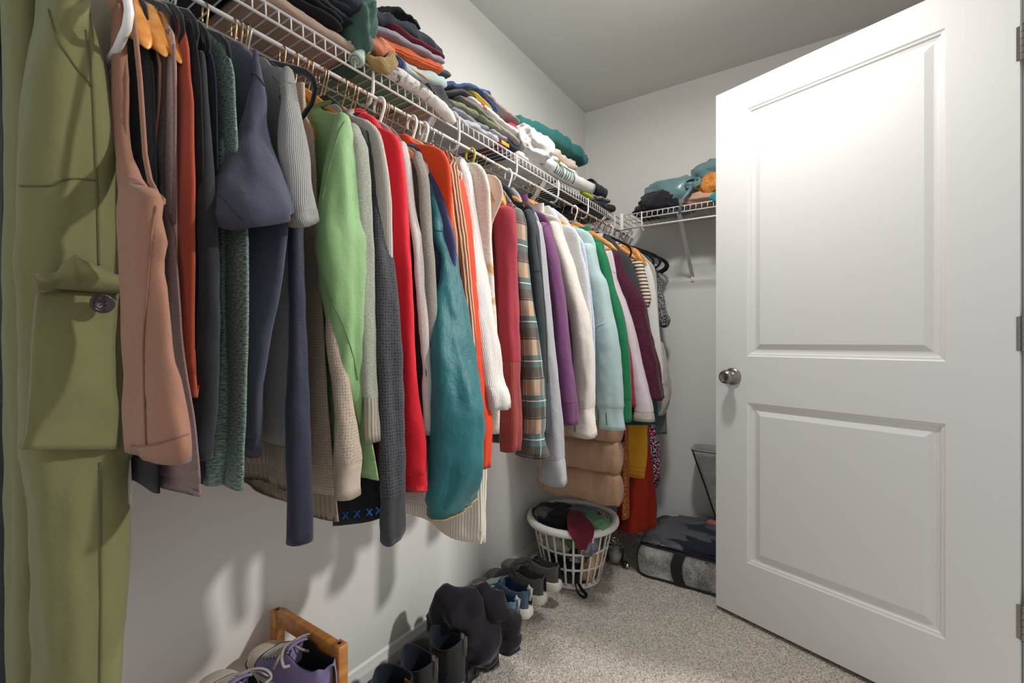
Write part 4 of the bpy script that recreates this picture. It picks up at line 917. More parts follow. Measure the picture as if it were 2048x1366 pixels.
def roll(name, label, cat, mat, pts, r, seed, ry=None, wob=.004, parts=None):
    pts = np.array(pts, float); t = np.linspace(0, 1, len(pts)); u = np.linspace(0, 1, 26)
    c = np.array(ipl(u, np.column_stack([t, pts]))).T
    rr = np.broadcast_to(np.asarray(r, float), (len(pts),)); rr = ipl(u, np.column_stack([t, rr]))[0]
    mb = MB().tube(c, rr, 20, ry=(rr if ry is None else rr*ry))
    mb.v = [tuple(np.array(q)+wob*np.array([nz(q, 40, seed), nz(q, 40, seed+2), nz(q, 40, seed+4)])) for q in mb.v]
    # spiral mouth of the roll at its near end
    d = c[0]-c[1]; d /= np.linalg.norm(d); up = np.array([0, 0, 1.])-d*d[2]; up /= np.linalg.norm(up); sd = np.cross(d, up)
    sp = [c[0]+d*.001+(math.cos(a)*sd+math.sin(a)*up*(ry or 1))*rr[0]*(1-a/(2*PI*2.6)) for a in np.linspace(0, 2*PI*2.2, 50)]
    mb.tube(sp, .0022, 5)
    o = mb.build(name, mat, None, base=tuple(c.mean(0)-[0, 0, rr.mean()])); tag(o, label, cat); 
    if parts: parts(o, c, rr)
    return o
f_ = fab
DZ = ZS+.002
# near end of the shelf
folded('sweater', 'black folded sweater at the near end of the shelf', 'sweater', M_blk, (.16, DZ+.026), (.415, DZ+.026), .05)
folded('sweater', 'beige ribbed knit lying flat on the shelf wires', 'sweater', f_('#b39a88', 'plain', '#9c8473'), (.425, DZ+.017), (.66, DZ+.017), .032, xf=.296, depth=.27, wob=.005)
M_jean = f_('#2b3038', 'plain', '#20252c'); M_jean2 = f_('#343b47', 'plain', '#272d37')
folded('jeans', 'black folded jeans on the beige knit', 'jeans', M_blk, (.42, DZ+.050), (.615, DZ+.050), .030, xf=.305, layers=2)
folded('jeans', 'dark grey folded jeans, second from the bottom', 'jeans', M_jean, (.41, DZ+.084), (.645, DZ+.080), .034, xf=.302, layers=2)
folded('jeans', 'faded black jeans folded thickest in the stack', 'jeans', M_jean2, (.43, DZ+.124), (.67, DZ+.108), .044, xf=.318, wob=.008)
def zip_part(o):
    MB().tube([(.305, .52, DZ+.172), (.316, .575, DZ+.162), (.312, .63, DZ+.157), (.30, .655, DZ+.150)], .003, 6).build('zip', simple('zip_metal', '#6e6a66', .35, .8), o, base=(.3, .6, DZ+.16))
folded('hoodie', 'dark plum zipped hoodie on top of the jeans', 'hoodie', f_('#35303a', 'plain', '#272329'), (.47, DZ+.168), (.655, DZ+.152), .036, xf=.30, wob=.010, parts=zip_part)
crumple('top', 'muted green top slumped between two shelf stacks', 'top', f_('#4f6e64', 'plain'), (.225, .672, DZ+.080), (.08, .030, .085), 3.2, .22, flat=.9)
crumple('sweater', 'cream sweater bundled on the dark hoodie', 'sweater', f_('#d9c8b6', 'plain'), (.19, .625, DZ+.215), (.11, .075, .035), 5.1, .2)
crumple('sweater', 'brown sweater bundled behind the cream one', 'sweater', f_('#8c6a54', 'rib'), (.12, .70, DZ+.21), (.07, .05, .045), 8.3, .2)
# orange stack
folded('shirt', 'sage green shirt spread flat on the shelf wires', 'shirt', f_('#7d9c7e', 'plain', '#6b8a6c'), (.665, DZ+.012), (.875, DZ+.012), .022, xf=.275, depth=.26, wob=.003)
folded('top', 'blush pink folded top on the wires', 'top', f_('#c9ab9b', 'plain'), (.885, DZ+.014), (.985, DZ+.014), .026, xf=.27, wob=.004)
folded('top', 'dark wine folded top over the sage shirt', 'top', f_('#5c1d29', 'plain'), (.70, DZ+.036), (.88, DZ+.034), .02, xf=.262)
folded('top', 'pale pink top folded under the gold scarf', 'top', f_('#cfb3a4', 'marble', '#8a7467'), (.655, DZ+.034), (.745, DZ+.034), .026, xf=.28)
fpx('shirt', 'olive drab shirt squashed under the mint sweater', 'shirt', f_('#57553f', 'plain'), (778, 118), (862, 158), 30, xf=.262, wob=.008)
fpx('top', 'dark red crumpled top under the peach edge', 'top', f_('#7d2430', 'plain'), (800, 142), (850, 170), 22, xf=.278, wob=.008)
fpx('shirt', 'peach shirt with thin folded edge', 'shirt', f_('#e19a78', 'plain'), (792, 113), (868, 162), 7, xf=.290, wob=.003)
fpx('sweater', 'pale mint folded sweater under the orange one', 'sweater', f_('#b9cdc8', 'plain', '#a8bdb8'), (700, 84), (902, 166), 31, xf=.290, wob=.008)
fpx('sweater', 'burnt orange ribbed folded sweater', 'sweater', f_('#d4602c', 'ribh' if False else 'rib', '#b94f20', sc=.9), (708, 54), (893, 138), 27, xf=.297, wob=.006)
fpx('trousers', 'slate trousers ending at the far side of the orange stack', 'trousers', f_('#4d5058', 'plain'), (800, 98), (910, 148), 18, xf=.270, wob=.003)
fpx('shirt', 'lavender grey shirt above the orange sweater', 'shirt', f_('#9a98a4', 'plain', '#87858f'), (722, 34), (898, 122), 17, xf=.286, wob=.005)
fpx('sweater', 'wine red sweater with a narrow visible fold', 'sweater', f_('#8f2c3c', 'knit', '#6f1f2d'), (786, 44), (896, 114), 9, xf=.286, wob=.003)
fpx('sweatshirt', 'dark navy sweatshirt topping the orange stack', 'sweatshirt', f_('#2c333d', 'plain', '#232a33'), (738, 24), (893, 104), 30, xf=.272, wob=.012, sag=-.018)
fpx('top', 'black top rumpled over the navy sweatshirt', 'top', M_blk, (752, 14), (850, 56), 10, xf=.235, wob=.012, sag=-.018)
# loose pieces at the shelf edge
def tw(k): return [P(735+k, 112, x=.30), P(745+k, 122, x=.305), P(762+k, 131, x=.31), P(780+k, 126, x=.305), P(787+k, 112, x=.29)]
roll('scarf', 'gold twisted scarf hanging over the shelf lip', 'scarf', f_('#a58c56', 'crinkle', rough=.6), tw(0), [.010, .014, .016, .015, .010], 4, wob=.008)
fpx('sweater', 'raspberry knit folded above the gold scarf', 'sweater', f_('#a5303f', 'knit', '#8a2433'), (746, 104), (792, 118), 12, xf=.292)
roll('top', 'peach ruffled top curled above the scarf', 'top', f_('#e58e6c', 'crinkle'), [P(742, 92, x=.30), P(755, 95, x=.306), P(770, 97, x=.300), P(784, 104, x=.29)], [.012, .016, .014, .008], 6, wob=.008)
roll('shirt', 'mint rolled shirt beside the jeans', 'shirt', f_('#b7c9be', 'plain'), [P(712, 122, x=.295), P(725, 108, x=.28), P(745, 92, x=.24)], .016, 9)
roll('jeans', 'blue denim rolled in a ring', 'jeans', f_('#5a6c93', 'plain', '#475a80'), [P(792, 130, x=.295), P(800, 138, x=.25), P(808, 146, x=.16)], .021, 2)
roll('shirt', 'white and grey marbled rolled shirt', 'shirt', f_('#dedad6', 'marble', '#6d6a69'), [P(774, 141, x=.296), P(800, 152, x=.298), P(828, 172, x=.298), P(858, 194, x=.298)], [.014, .016, .017, .014], 7)
roll('t_shirt', 'white t-shirt sleeve drooping over the lip', 't-shirt', f_('#e6e2de', 'plain'), [P(852, 190, x=.296), P(872, 206, x=.302), P(892, 226, x=.308), P(909, 246, x=.312)], [.012, .016, .017, .008], 8)
def sheet(name, label, cat, mat, tl, tr, br, bl, x0, x1, seed, t=.004, wav=.012, n=18):
    R = []
    for i in range(n):
        s = i/(n-1); a = []; b = []
        for j in range(n):
            u = j/(n-1)
            px = (tl[0]*(1-u)+tr[0]*u)*(1-s)+(bl[0]*(1-u)+br[0]*u)*s; py = (tl[1]*(1-u)+tr[1]*u)*(1-s)+(bl[1]*(1-u)+br[1]*u)*s
            q = P(px, py, x=x0+(x1-x0)*s); q = q+np.array([wav*nz(q, 26, seed), .4*wav*nz(q, 30, seed+1), .5*wav*nz(q, 28, seed+2)])
            a.append(q); b.append(q-np.array([t, 0, t*.5]))
        R.append(a+b[::-1])
    R = np.array(R); o = MB().loft(R, True, True, True).build(name, mat, None, base=tuple(R.reshape(-1, 3).mean(0))); tag(o, label, cat); return o
sheet('sweater', 'charcoal knit flopping off the shelf with a raw edge', 'sweater', f_('#58555c', 'knit', '#3f3d43'), (842, 158), (868, 160), (912, 212), (896, 210), .26, .312, 4, wav=.02)
# second cluster
folded('shirt', 'slate blue shirt on the wires beneath the grey stack', 'shirt', f_('#39424c', 'plain'), (1.00, DZ+.010), (1.33, DZ+.010), .018, xf=.262, wob=.003)
fpx('sweatshirt', 'pale grey folded sweatshirt lowest on the lip', 'sweatshirt', f_('#bdbfc2', 'heather', '#a5a7ab'), (906, 226), (1006, 282), 19, xf=.300, wob=.008)
fpx('sweatshirt', 'mid grey heather sweatshirt over the pale grey', 'sweatshirt', f_('#9a9ca4', 'heather', '#7f8188'), (905, 214), (984, 258), 14, xf=.292, wob=.006)
fpx('trousers', 'olive folded trousers in the grey stack', 'trousers', f_('#7f8468', 'plain', '#6e735a'), (904, 200), (966, 232), 17, xf=.294, wob=.008)
fpx('trousers', 'olive trousers leg rolled at the front of the stack', 'trousers', f_('#858a6f', 'plain', '#72775e'), (962, 228), (1009, 260), 12, xf=.298, wob=.005)
fpx('t_shirt', 'light grey t-shirt squeezed below the rolled olive leg', 't-shirt', f_('#b7b7ba', 'heather', '#9d9da2'), (985, 258), (1020, 280), 10, xf=.296)
fpx('jeans', 'dark indigo jeans at the far side of the grey stack', 'jeans', f_('#2e3746', 'plain'), (1010, 274), (1044, 300), 18, xf=.280)
def lbl(o):
    a = P(1003, 284, x=.304); b = P(1018, 292, x=.304)
    MB().box((a[0]-.001, a[1], a[2]-.004), (a[0]+.001, b[1], a[2]+.007), .0005).build('label_patch', simple('gold_patch', '#e0a21c', .5), o, base=tuple(a))
fpx('t_shirt', 'maroon t-shirt with a gold print edge', 't-shirt', f_('#6a2430', 'plain'), (990, 279), (1020, 295), 10, xf=.296, parts=lbl)
fpx('sweater', 'taupe heather folded sweater in the second stack', 'sweater', f_('#8b857c', 'heather', '#6f6a62'), (925, 190), (990, 238), 14, xf=.284, wob=.004)
fpx('sweater', 'stone heather sweater sloping to the far side', 'sweater', f_('#aba399', 'heather', '#8c857c'), (984, 234), (1046, 286), 14, xf=.292, wob=.005)
def rp(o):
    for (a_, b_) in (((966, 208), (972, 213)), ((970, 216), (976, 221))):
        a = P(a_[0], a_[1], x=.3); MB().box((a[0]-.002, a[1]-.006, a[2]-.004), (a[0]+.001, a[1]+.008, a[2]+.004), .001).build('print', simple('red_print', '#c02440', .6), o, base=tuple(a))
fpx('t_shirt', 'white t-shirt with a small red print', 't-shirt', f_('#e2e0da', 'plain'), (942, 190), (1046, 270), 14, xf=.284, wob=.006, parts=rp)
fpx('t_shirt', 'yellow t-shirt with thin fold showing', 't-shirt', f_('#d9b640', 'plain'), (950, 178), (992, 220), 8, xf=.280, wob=.003)
fpx('t_shirt', 'royal blue t-shirt beside the yellow fold', 't-shirt', f_('#3b4f8e', 'plain'), (958, 174), (1002, 222), 8, xf=.272, wob=.003)
fpx('t_shirt', 'dusty pink and grey t-shirt in the tall second stack', 't-shirt', f_('#a4918f', 'heather', '#7d7472'), (966, 178), (1046, 246), 11, xf=.266, wob=.006)
fpx('t_shirt', 'scarlet t-shirt corner poking from the second stack', 't-shirt', f_('#d0303c', 'plain'), (1024, 246), (1042, 260), 14, xf=.272)
fpx('sweatshirt', 'steel blue sweatshirt topping the second stack', 'sweatshirt', f_('#3d5a80', 'plain', '#304a6d'), (886, 174), (988, 194), 14, xf=.262, wob=.010, sag=-.022)
fpx('shirt', 'charcoal shirt under the steel blue sweatshirt', 'shirt', f_('#4a4a4a', 'plain'), (898, 184), (960, 196), 12, xf=.272, wob=.005, sag=-.012)
# third cluster: whites under a teal top
folded('t_shirt', 'white t-shirt lying on the wires by the striped roll', 't-shirt', f_('#d8d5d0', 'plain'), (1.33, DZ+.020), (1.62, DZ+.020), .038, xf=.285, wob=.006)
crumple('t_shirt', 'crumpled white t-shirt hanging forward off the shelf', 't-shirt', f_('#d6d4d0', 'plain'), P(1066, 298, x=.262), (.045, .10, .052), 4.9, .25, 5, flat=.9, fr=1.15)
fpx('t_shirt', 'white t-shirt folded with a small gold emblem', 't-shirt', f_('#dcdad6', 'plain'), (1066, 282), (1160, 352), 16, xf=.272, wob=.006, parts=lambda o: MB().lathe([(.008, 0), (.008, .002), (.005, .004), (.0, .004)], tuple(P(1118, 322, x=.281)), 12, 'x').build('emblem', simple('gold_foil', '#b98a1e', .35, .6), o, base=tuple(P(1118, 322, x=.281))))
fpx('blouse', 'cream crinkled blouse between the white and teal', 'blouse', f_('#dcc6b4', 'crinkle'), (1072, 266), (1158, 336), 22, xf=.258, wob=.012)
fpx('sweatshirt', 'deep teal sweatshirt slung over the white stack', 'sweatshirt', f_('#1d6360', 'plain', '#185350'), (1038, 240), (1182, 318), 30, xf=.258, wob=.010, sag=-.02)
M_prt = f_('#e0e2dc', 'stripe', '#1f5a4a', sc=1.1)
def prt(o, c, rr):
    for k in range(6, 17):
        if k in (11,): continue
        pts = [c[k]+np.array([math.cos(a)*(rr[k]+.0012), .004*math.sin(a*2+k), math.sin(a)*(rr[k]+.0012)]) for a in np.linspace(-1.1, 1.3, 14)]
        MB().tube(pts, .0022, 5, ry=.0016).build('printed_band', f_('#1f5a4a', 'plain'), o, base=tuple(c[k]))
roll('t_shirt', 'white rolled t-shirt with green curved print', 't-shirt', f_('#d6d5d0', 'plain'), [P(1086, 322, x=.288), P(1110, 340, x=.290), P(1140, 358, x=.290), P(1180, 378, x=.286)], [.021, .026, .027, .026], 5, parts=prt)
crumple('scarf', 'lime green scarf tip under the printed roll', 'scarf', f_('#aebd22', 'plain'), P(1174, 392, x=.285), (.012, .05, .010), 3, .3, 3)
roll('sweatshirt', 'navy rolled sweatshirt at the far end of the shelf', 'sweatshirt', f_('#1f2834', 'plain'), [P(1180, 368, x=.26), P(1192, 378, x=.26), P(1206, 388, x=.255)], .026, 3)
fpx('sweater', 'grey striped folded sweater by the corner', 'sweater', f_('#a29c92', 'stripe', '#5f6068'), (1182, 388), (1226, 402), 9, xf=.284, wob=.008)
fpx('sweatshirt', 'black folded sweatshirt nearest the corner', 'sweatshirt', f_('#191d23', 'plain'), (1182, 400), (1236, 418), 16, xf=.292, wob=.006)
folded('jeans', 'dark jeans flat on the wires near the corner', 'jeans', M_blk, (1.72, DZ+.012), (2.3, DZ+.012), .022, xf=.25, wob=.004)
# far shelf
DB = ZB+.002
M_sat = f_('#5f7f83', 'satin')
def bow(o):
    q = P(1386, 372, y=2.20)
    for s, sz in ((-1, .03), (1, .035)):
        pts = [q+np.array([s*sz*math.sin(a)*1.0, -.01*math.cos(a), sz*(1-math.cos(a))*.55*(.7+.3*s)]) for a in np.linspace(0, 2*PI, 17)]
        MB().tube(pts, .003, 8, ry=.012).build('bow_loop', M_sat, o, base=tuple(q))
    MB().tube([q, P(1374, 388, y=2.175), P(1362, 402, y=2.172), P(1359, 428, y=2.17)], [.004, .012, .012, .010], 10, ry=[.010, .008, .004, .003]).build('belt_end', M_sat, o, base=tuple(q))
o = crumple('robe', 'grey-teal satin robe tied with a bow on the far shelf', 'robe', M_sat, (.56, 2.30, DB+.085), (.125, .09, .075), 2.1, .16, flat=1.1); bow(o)
crumple('robe', 'second grey-teal satin robe piled toward the door', 'robe', M_sat, (.83, 2.31, DB+.155), (.16, .10, .055), 6.4, .18, flat=1.)
crumple('nightgown', 'black lace nightgown under the satin robe', 'nightgown', f_('#25202a', 'crinkle', '#15121a'), (.505, 2.235, DB+.04), (.075, .05, .05), 3.7, .25, flat=.75)
crumple('top', 'orange patterned top on the far shelf', 'top', f_('#d08a3e', 'leopard', '#b3702c', sc=.5), (.79, 2.245, DB+.075), (.09, .06, .055), 4.4, .22, flat=.8)
crumple('top', 'blush top beneath the orange patterned one', 'top', f_('#c09a83', 'plain'), (.74, 2.25, DB+.028), (.12, .055, .03), 7.7, .2, flat=.8)
crumple('top', 'turquoise top corner at the lip of the far shelf', 'top', f_('#2a8f92', 'plain'), (.80, 2.19, DB+.01), (.045, .02, .025), 5.5, .25, 3, flat=.8)
folded('leggings', 'black leggings lying flat on the far shelf wires', 'leggings', M_blk, (2.20, DB+.012), (2.40, DB+.012), .02, xf=.62, depth=.24, wob=.006)
crumple('scarf', 'dark brown lace scarf near the shelf end', 'scarf', f_('#2b2523', 'crinkle'), (.435, 2.24, DB+.02), (.035, .04, .022), 9.1, .3, 3)
# ---------------------------------------------------------------- bamboo rack
M_bam = wood('bamboo', '#a9692c', '#c98d49', (60, 4, 60), .35)
rk = thing('shoe_rack', 'bamboo shoe rack at the bottom edge under the clothes', 'rack', (.16, .50, 0))
MB().box((.020, .600, 0), (.048, .624, .395), .003).build('post', M_bam, rk); MB().box((.272, .600, 0), (.300, .624, .405), .003).build('post', M_bam, rk)
MB().box((.046, .602, .365), (.274, .622, .402), .003).build('top_rail', M_bam, rk)
MB().box((.046, .604, .255), (.274, .620, .275), .002).build('side_rail', M_bam, rk)
MB().box((.046, .604, .08), (.274, .620, .10), .002).build('side_rail', M_bam, rk)
for k in range(6): MB().box((.054+.042*k, -.05, .275), (.080+.042*k, .602, .287), .002).build('slat', M_bam, rk)
for k in range(6): MB().box((.054+.042*k, -.05, .10), (.080+.042*k, .602, .112), .002).build('slat', M_bam, rk)
for (x, z) in ((.034, .392), (.286, .402)):
    sc = MB().lathe([(.004, 0), (.004, .0012), (0, .0012)], (x, .612, z+.003), 12); sc.build('dowel_hole', M_dark, rk)
# ---------------------------------------------------------------- shoes
def prof(s, tab): return ipl(np.atleast_1d(s), tab)
def shoe(name, label, cat, loc, rotz, up, lining, sole, L=.268, soleh=.026, laces=None, cap=None, stripe=None, tongue=True, tab=None, group=None, high=1., tilt=0., bow=False, sole2=None):
    g = thing(name, label, cat, (0, 0, 0), group)
    T = np.array([[0, .010, soleh+.012], [.04, .026, soleh+.022], [.14, .038, soleh+.030], [.30, .0435, soleh+.038], [.42, .041, soleh+.052], [.54, .036, soleh+.068], [.62, .0345, soleh+.066], [.75, .0335, soleh+.055], [.88, .031, soleh+.058], [.96, .024, soleh+.068], [1, .012, soleh+.070]])
    T[:, 2] = soleh+(T[:, 2]-soleh)*high
    ss = np.unique(np.concatenate([np.linspace(0, .06, 5), np.linspace(.06, .94, 34), np.linspace(.94, 1, 5)]))
    w_, h_ = ipl(ss, T)
    n = 25; o_ = np.clip((ss-.50)/.06, 0, 1)*np.clip((.972-ss)/.03, 0, 1); o_ = o_*o_*(3-2*o_)
    G = np.zeros((len(ss), n, 3)); k = np.arange(n); mid = (n-1)/2
    for i, s in enumerate(ss):
        ph = PI*k/(n-1)
        yd = w_[i]*np.sign(np.cos(ph))*np.abs(np.cos(ph))**.75; zd = soleh+(h_[i]-soleh)*np.sin(ph)**.6
        e = np.minimum(k, n-1-k); sgn = np.where(k <= mid, 1, -1)
        yo = np.select([e <= 8, e == 9, e == 10, e == 11], [w_[i]*(1-.16*(e/8.)**2), .76*w_[i], .64*w_[i], .58*w_[i]], 0.)
        zo = np.select([e <= 8, e == 9, e == 10, e == 11], [soleh+(h_[i]-soleh)*(e/8.), h_[i]+.003, h_[i]-.008, soleh+.014], soleh+.010)
        G[i, :, 0] = s*L; G[i, :, 1] = yd*(1-o_[i])+yo*sgn*o_[i]; G[i, :, 2] = zd*(1-o_[i])+zo*o_[i]
    c = np.array([nz(q, 45, 2) for q in G.reshape(-1, 3)]).reshape(len(ss), n); G[:, :, 2] += .0012*c
    MB().loft(G, False).build('upper', up, g)
    i0 = int(np.argmax(ss > .53)); i1 = len(ss)-int(np.argmax(ss[::-1] < .965))
    LN = G[i0:i1, 9:n-9].copy(); LN[:, :, 2] += .0012; MB().loft(LN, False).build('lining', lining, g)
    # sole
    ang = np.linspace(0, 1, 40); ww = ipl(ang, T[:, [0, 1]])[0]*1.05+.0015
    def outline(z, k, dx): return np.array([[a*L*1.0-dx*(a < .1)+dx*(a > .9), b*k, z+.010*max(0, (.22-a)/.22)**2*(z < .012)] for a, b in zip(ang, ww)]+[[a*L-dx*(a < .1)+dx*(a > .9), -b*k, z+.010*max(0, (.22-a)/.22)**2*(z < .012)] for a, b in zip(ang[::-1], ww[::-1])])
    sm = MB().loft(np.array([outline(0, .94, .001), outline(.003, 1.0, .003), outline(soleh*.55, 1.03, .005), outline(soleh, 1.0, .003), outline(soleh+.006, .97, .001)]), True, True, True); sm.build('sole', sole, g)
    if stripe:
        for z in (soleh*.92,):
            q = outline(z, 1.035, .005); MB().tube(q, .0014, 6, closed=True).build('sole_stripe', stripe, g)
    if sole2: MB().loft(np.array([outline(-.0005, .95, .001), outline(.007, 1.02, .005), outline(.008, .98, .003)]), True, True, True).build('outsole', sole2, g)
    def dome(s, ph, off=.002):
        w1, h1 = [q[0] for q in ipl(np.array([s]), T)]
        return np.array([s*L, (w1+off)*math.copysign(abs(math.cos(ph))**.75, math.cos(ph)), soleh+(h1-soleh+off)*abs(math.sin(ph))**.6])
    if cap:
        R = [[dome(s, p, .0028 if s < .215 else .0018) for p in np.linspace(.0, PI, 21)] for s in np.linspace(0.001, .225, 9)]
        MB().loft(np.array(R), False).build('toe_cap', cap, g)
    if laces:
        for k2, s in enumerate(np.linspace(.275, .50, 6)):
            for sg in (1, -1):
                a = PI/2+sg*.62; b_ = PI/2-sg*.62; pts = [dome(s+.034*t-.0, a+(b_-a)*t, .004+.002*math.sin(PI*t)+(.001 if sg > 0 else 0)) for t in np.linspace(0, 1, 9)]
                MB().tube(pts, .0032, 6, ry=.0011).build('lace', laces, g)
                if sg > 0:
                    for side in (a, b_):
                        e = dome(s, side, .0022); MB().lathe([(.0028, 0), (.0028, .0012), (0, .0012)], tuple(e), 8).build('eyelet', M_steel, g)
        if bow:
            c0 = dome(.50, PI/2, .008)
            for sg, ln in ((1, .05), (-1, .042)):
                pts = [c0+np.array([.012*math.sin(a*.5)+.03*math.sin(a/2)**2, sg*ln*math.sin(a/2)**1.2*(1 if a < PI else .8)-sg*.0+sg*.01*math.sin(a), -.012*(1-math.cos(a))*.7+.012*math.sin(a)]) for a in np.linspace(0, 2*PI*.97, 22)]
                MB().tube(pts, .0033, 6, ry=.0011).build('lace', laces, g)
                e = [c0+np.array([.02*t, sg*.055*t, .012*math.sin(PI*t)-.02*t]) for t in np.linspace(0, 1, 9)]; MB().tube(e, .0033, 6, ry=.0011).build('lace', laces, g)
    if tongue:
        R = []
        for t in np.linspace(0, 1, 8):
            s = .44+.13*t; w1 = .019+.004*t; z = dome(s, PI/2, .0)[2]+.016*t*high
            R.append([[s*L+.002, y, z-.006*abs(y/w1)**2] for y in np.linspace(-w1, w1, 9)]+[[s*L+.006, y, z-.004-.006*abs(y/w1)**2] for y in np.linspace(w1, -w1, 9)])
        MB().loft(np.array(R), True, True, True).build('tongue', up, g)
    if tab:
        hz = soleh+.06*high
        pts = [[L*.985, 0, hz-.03], [L*.992+.004, 0, hz-.005], [L*.985+.010, 0, hz+.016], [L*.985+.002, 0, hz+.022], [L*.96, 0, hz+.004]]
        MB().tube(pts, .0018, 6, ry=.007).build('heel_tab', tab, g)
    g.location = loc; g.rotation_euler = (0, tilt, rotz); return g
M_lil = f_('#8d82a8', 'plain', '#7b7096'); M_lilin = f_('#a59bb8', 'plain'); M_rub = simple('off_white_rubber', '#d6cbb8', .6, bump=(80, .1, .001)); M_lace = f_('#d9d0c4', 'rib', sc=3); M_bst = simple('black_stripe', '#23242a', .6)
shoe('canvas_sneaker', 'lilac canvas sneaker with white toe cap, far one on the rack', 'sneaker', (.040, .560, .292), math.radians(3), M_lil, M_dark, M_rub, L=.272, laces=M_lace, cap=M_rub, stripe=M_bst, bow=True, group='pair of lilac canvas sneakers')
shoe('canvas_sneaker', 'lilac canvas sneaker with white toe cap, near one on the rack', 'sneaker', (.045, .455, .290), math.radians(-4), M_lil, M_dark, M_rub, L=.272, laces=M_lace, cap=M_rub, stripe=M_bst, bow=True, group='pair of lilac canvas sneakers')
M_lea = simple('black_leather', '#2a2b2d', .36, spec=.5, bump=(140, .25, .0012)); M_lea2 = simple('worn_black_leather', '#26282b', .45, spec=.4, bump=(90, .4, .002)); M_sole = simple('black_rubber', '#121212', .7); M_lin = f_('#1a2530', 'plain')
def boot(name, label, loc, rotz, mat, H=.18, L=.27, gore=False, lbl=None, lean=0., group=None, tabm=None, wide=1., toe_h=1.):
    g = thing(name, label, 'boot', (0, 0, 0), group)
    T = np.array([[0, .012, .030], [.05, .027, .045], [.16, .038, .056], [.32, .043, .068], [.45, .041, .088], [.58, .037, .110], [.75, .034, .10], [.9, .031, .09], [1, .016, .07]])
    ss = np.linspace(0, 1, 34); w_, h_ = ipl(ss, T); h_ = h_*toe_h
    R = []
    for s, w1, h1 in zip(ss, w_, h_):
        ph = np.linspace(0, PI, 21); R.append(np.stack([np.full(21, s*L), w1*np.sign(np.cos(ph))*np.abs(np.cos(ph))**.75, .016+(h1-.016)*np.sin(ph)**.65], 1))
    MB().loft(np.array(R), False).build('vamp', mat, g)
    zz = np.linspace(.03, H, 22); R = []
    for z in zz:
        t = (z-.03)/(H-.03); cx = L*(.66+.10*min(1, t*1.6))-lean*t; rx = L*(.335-.115*min(1, t*1.5)**.8); ry = .036+.008*t*wide
        th = np.arange(40)*2*PI/40+PI
        dipz = .014*np.cos(2*th)*max(0, (t-.75)/.25)*(1 if gore else .35)
        R.append(np.stack([cx+rx*np.cos(th), ry*np.sin(th), np.full(40, z)+dipz], 1))
    R = wrinkle(np.array(R), loc[1]*50, .003, 18, 10)
    top = R[-1]; c = top.mean(0); rim = [c+(top-c)*.97+[0, 0, .002], c+(top-c)*.93+[0, 0, .0005]]
    MB().loft(np.concatenate([R, np.array(rim)])).build('shaft', mat, g)
    inn = [c+(top-c)*.93+[0, 0, .0002]]+[np.stack([c[0]+(top[:, 0]-c[0])*.90, (top[:, 1])*.90, top[:, 2]-d], 1) for d in (.03, .07, H-.055)]
    MB().loft(np.array(inn), True, False, True, flip=True).build('lining', M_lin, g)
    ang = np.linspace(0, 1, 36); ww = ipl(ang, T[:, [0, 1]])[0]*1.05+.002
    def outl(z, k): return np.array([[a*L, b*k, z] for a, b in zip(ang, ww)]+[[a*L, -b*k, z] for a, b in zip(ang[::-1], ww[::-1])])
    MB().loft(np.array([outl(.006, .98), outl(.010, 1.02), outl(.018, 1.02), outl(.020, .96)]), True, True, True).build('sole', M_sole, g)
    MB().box((L*.72, -.030, 0), (L*.99, .030, .012), .004).build('heel', M_sole, g)
    if gore:
        for sd in (1, -1):
            rows = []
            for t in np.linspace(.25, .99, 10):
                i = int(t*(len(zz)-1)); wgt = .38+.45*t
                js = [j for j in range(40)]
                row = []
                for u in np.linspace(-1, 1, 7):
                    th = (PI/2+u*wgt*.62)*sd; j = ((th-PI)/(2*PI)*40) % 40; j0 = int(j); f = j-j0
                    q = R[i][j0 % 40]*(1-f)+R[i][(j0+1) % 40]*f; cc = R[i].mean(0); row.append(q+(q-cc)*[.012, .03, 0])
                rows.append(row)
            MB().loft(np.array(rows), False).build('elastic_gore', f_('#26272a', 'rib', sc=2.2), g)
    if tabm:
        b0 = R[-1][np.argmax(R[-1][:, 0])]
        MB().tube([b0+[.001, 0, -.045], b0+[.004, 0, -.01], b0+[.004, 0, .010], b0+[-.004, 0, .016], b0+[-.006, 0, -.02]], .0016, 6, ry=.010).build('pull_tab', tabm, g)
    if lbl:
        c2 = R[-1].mean(0); b0 = R[-1][np.argmin(np.abs(R[-1][:, 0]-c2[0]-.02)+1*(R[-1][:, 1] < 0))]
        q = np.array([c2[0]+.030, c2[1]+.024, H-.026])
        MB().box(tuple(q-[.011, .0015, .017]), tuple(q+[.011, .001, .015]), .001).build('size_label', lbl, g)
    g.location = loc; g.rotation_euler = (0, 0, rotz); return g
M_org = simple('orange_label', '#d9762a', .6)
boot('ankle_boot', 'black ankle boot with dark lining beside the rack post', (.01, .70, 0), math.radians(-3), M_lea2, H=.165, group='black ankle boots next to the rack')
boot('ankle_boot', 'black ankle boot with an orange label inside', (.012, .815, 0), math.radians(2), M_lea2, H=.175, lbl=M_org, group='black ankle boots next to the rack')
M_tabs = f_('#8a837b', 'rib', sc=2)
boot('chelsea_boot', 'smooth black elastic-sided boot, nearer of the pair', (.02, .918, 0), math.radians(-2), M_lea, H=.178, gore=True, tabm=M_tabs, group='pair of black elastic-sided boots')
boot('chelsea_boot', 'smooth black elastic-sided boot, farther of the pair', (.03, 1.005, 0), math.radians(3), M_lea, H=.182, gore=True, tabm=M_tabs, group='pair of black elastic-sided boots')
M_sue = simple('black_suede', '#29272b', .95, spec=.12, bump=(240, .35, .0015), Sheen_Weight=.35, Sheen_Roughness=.4)
M_stack = wood('stacked_heel', '#3c3430', '#4d443e', (90, 8, 8), .6)
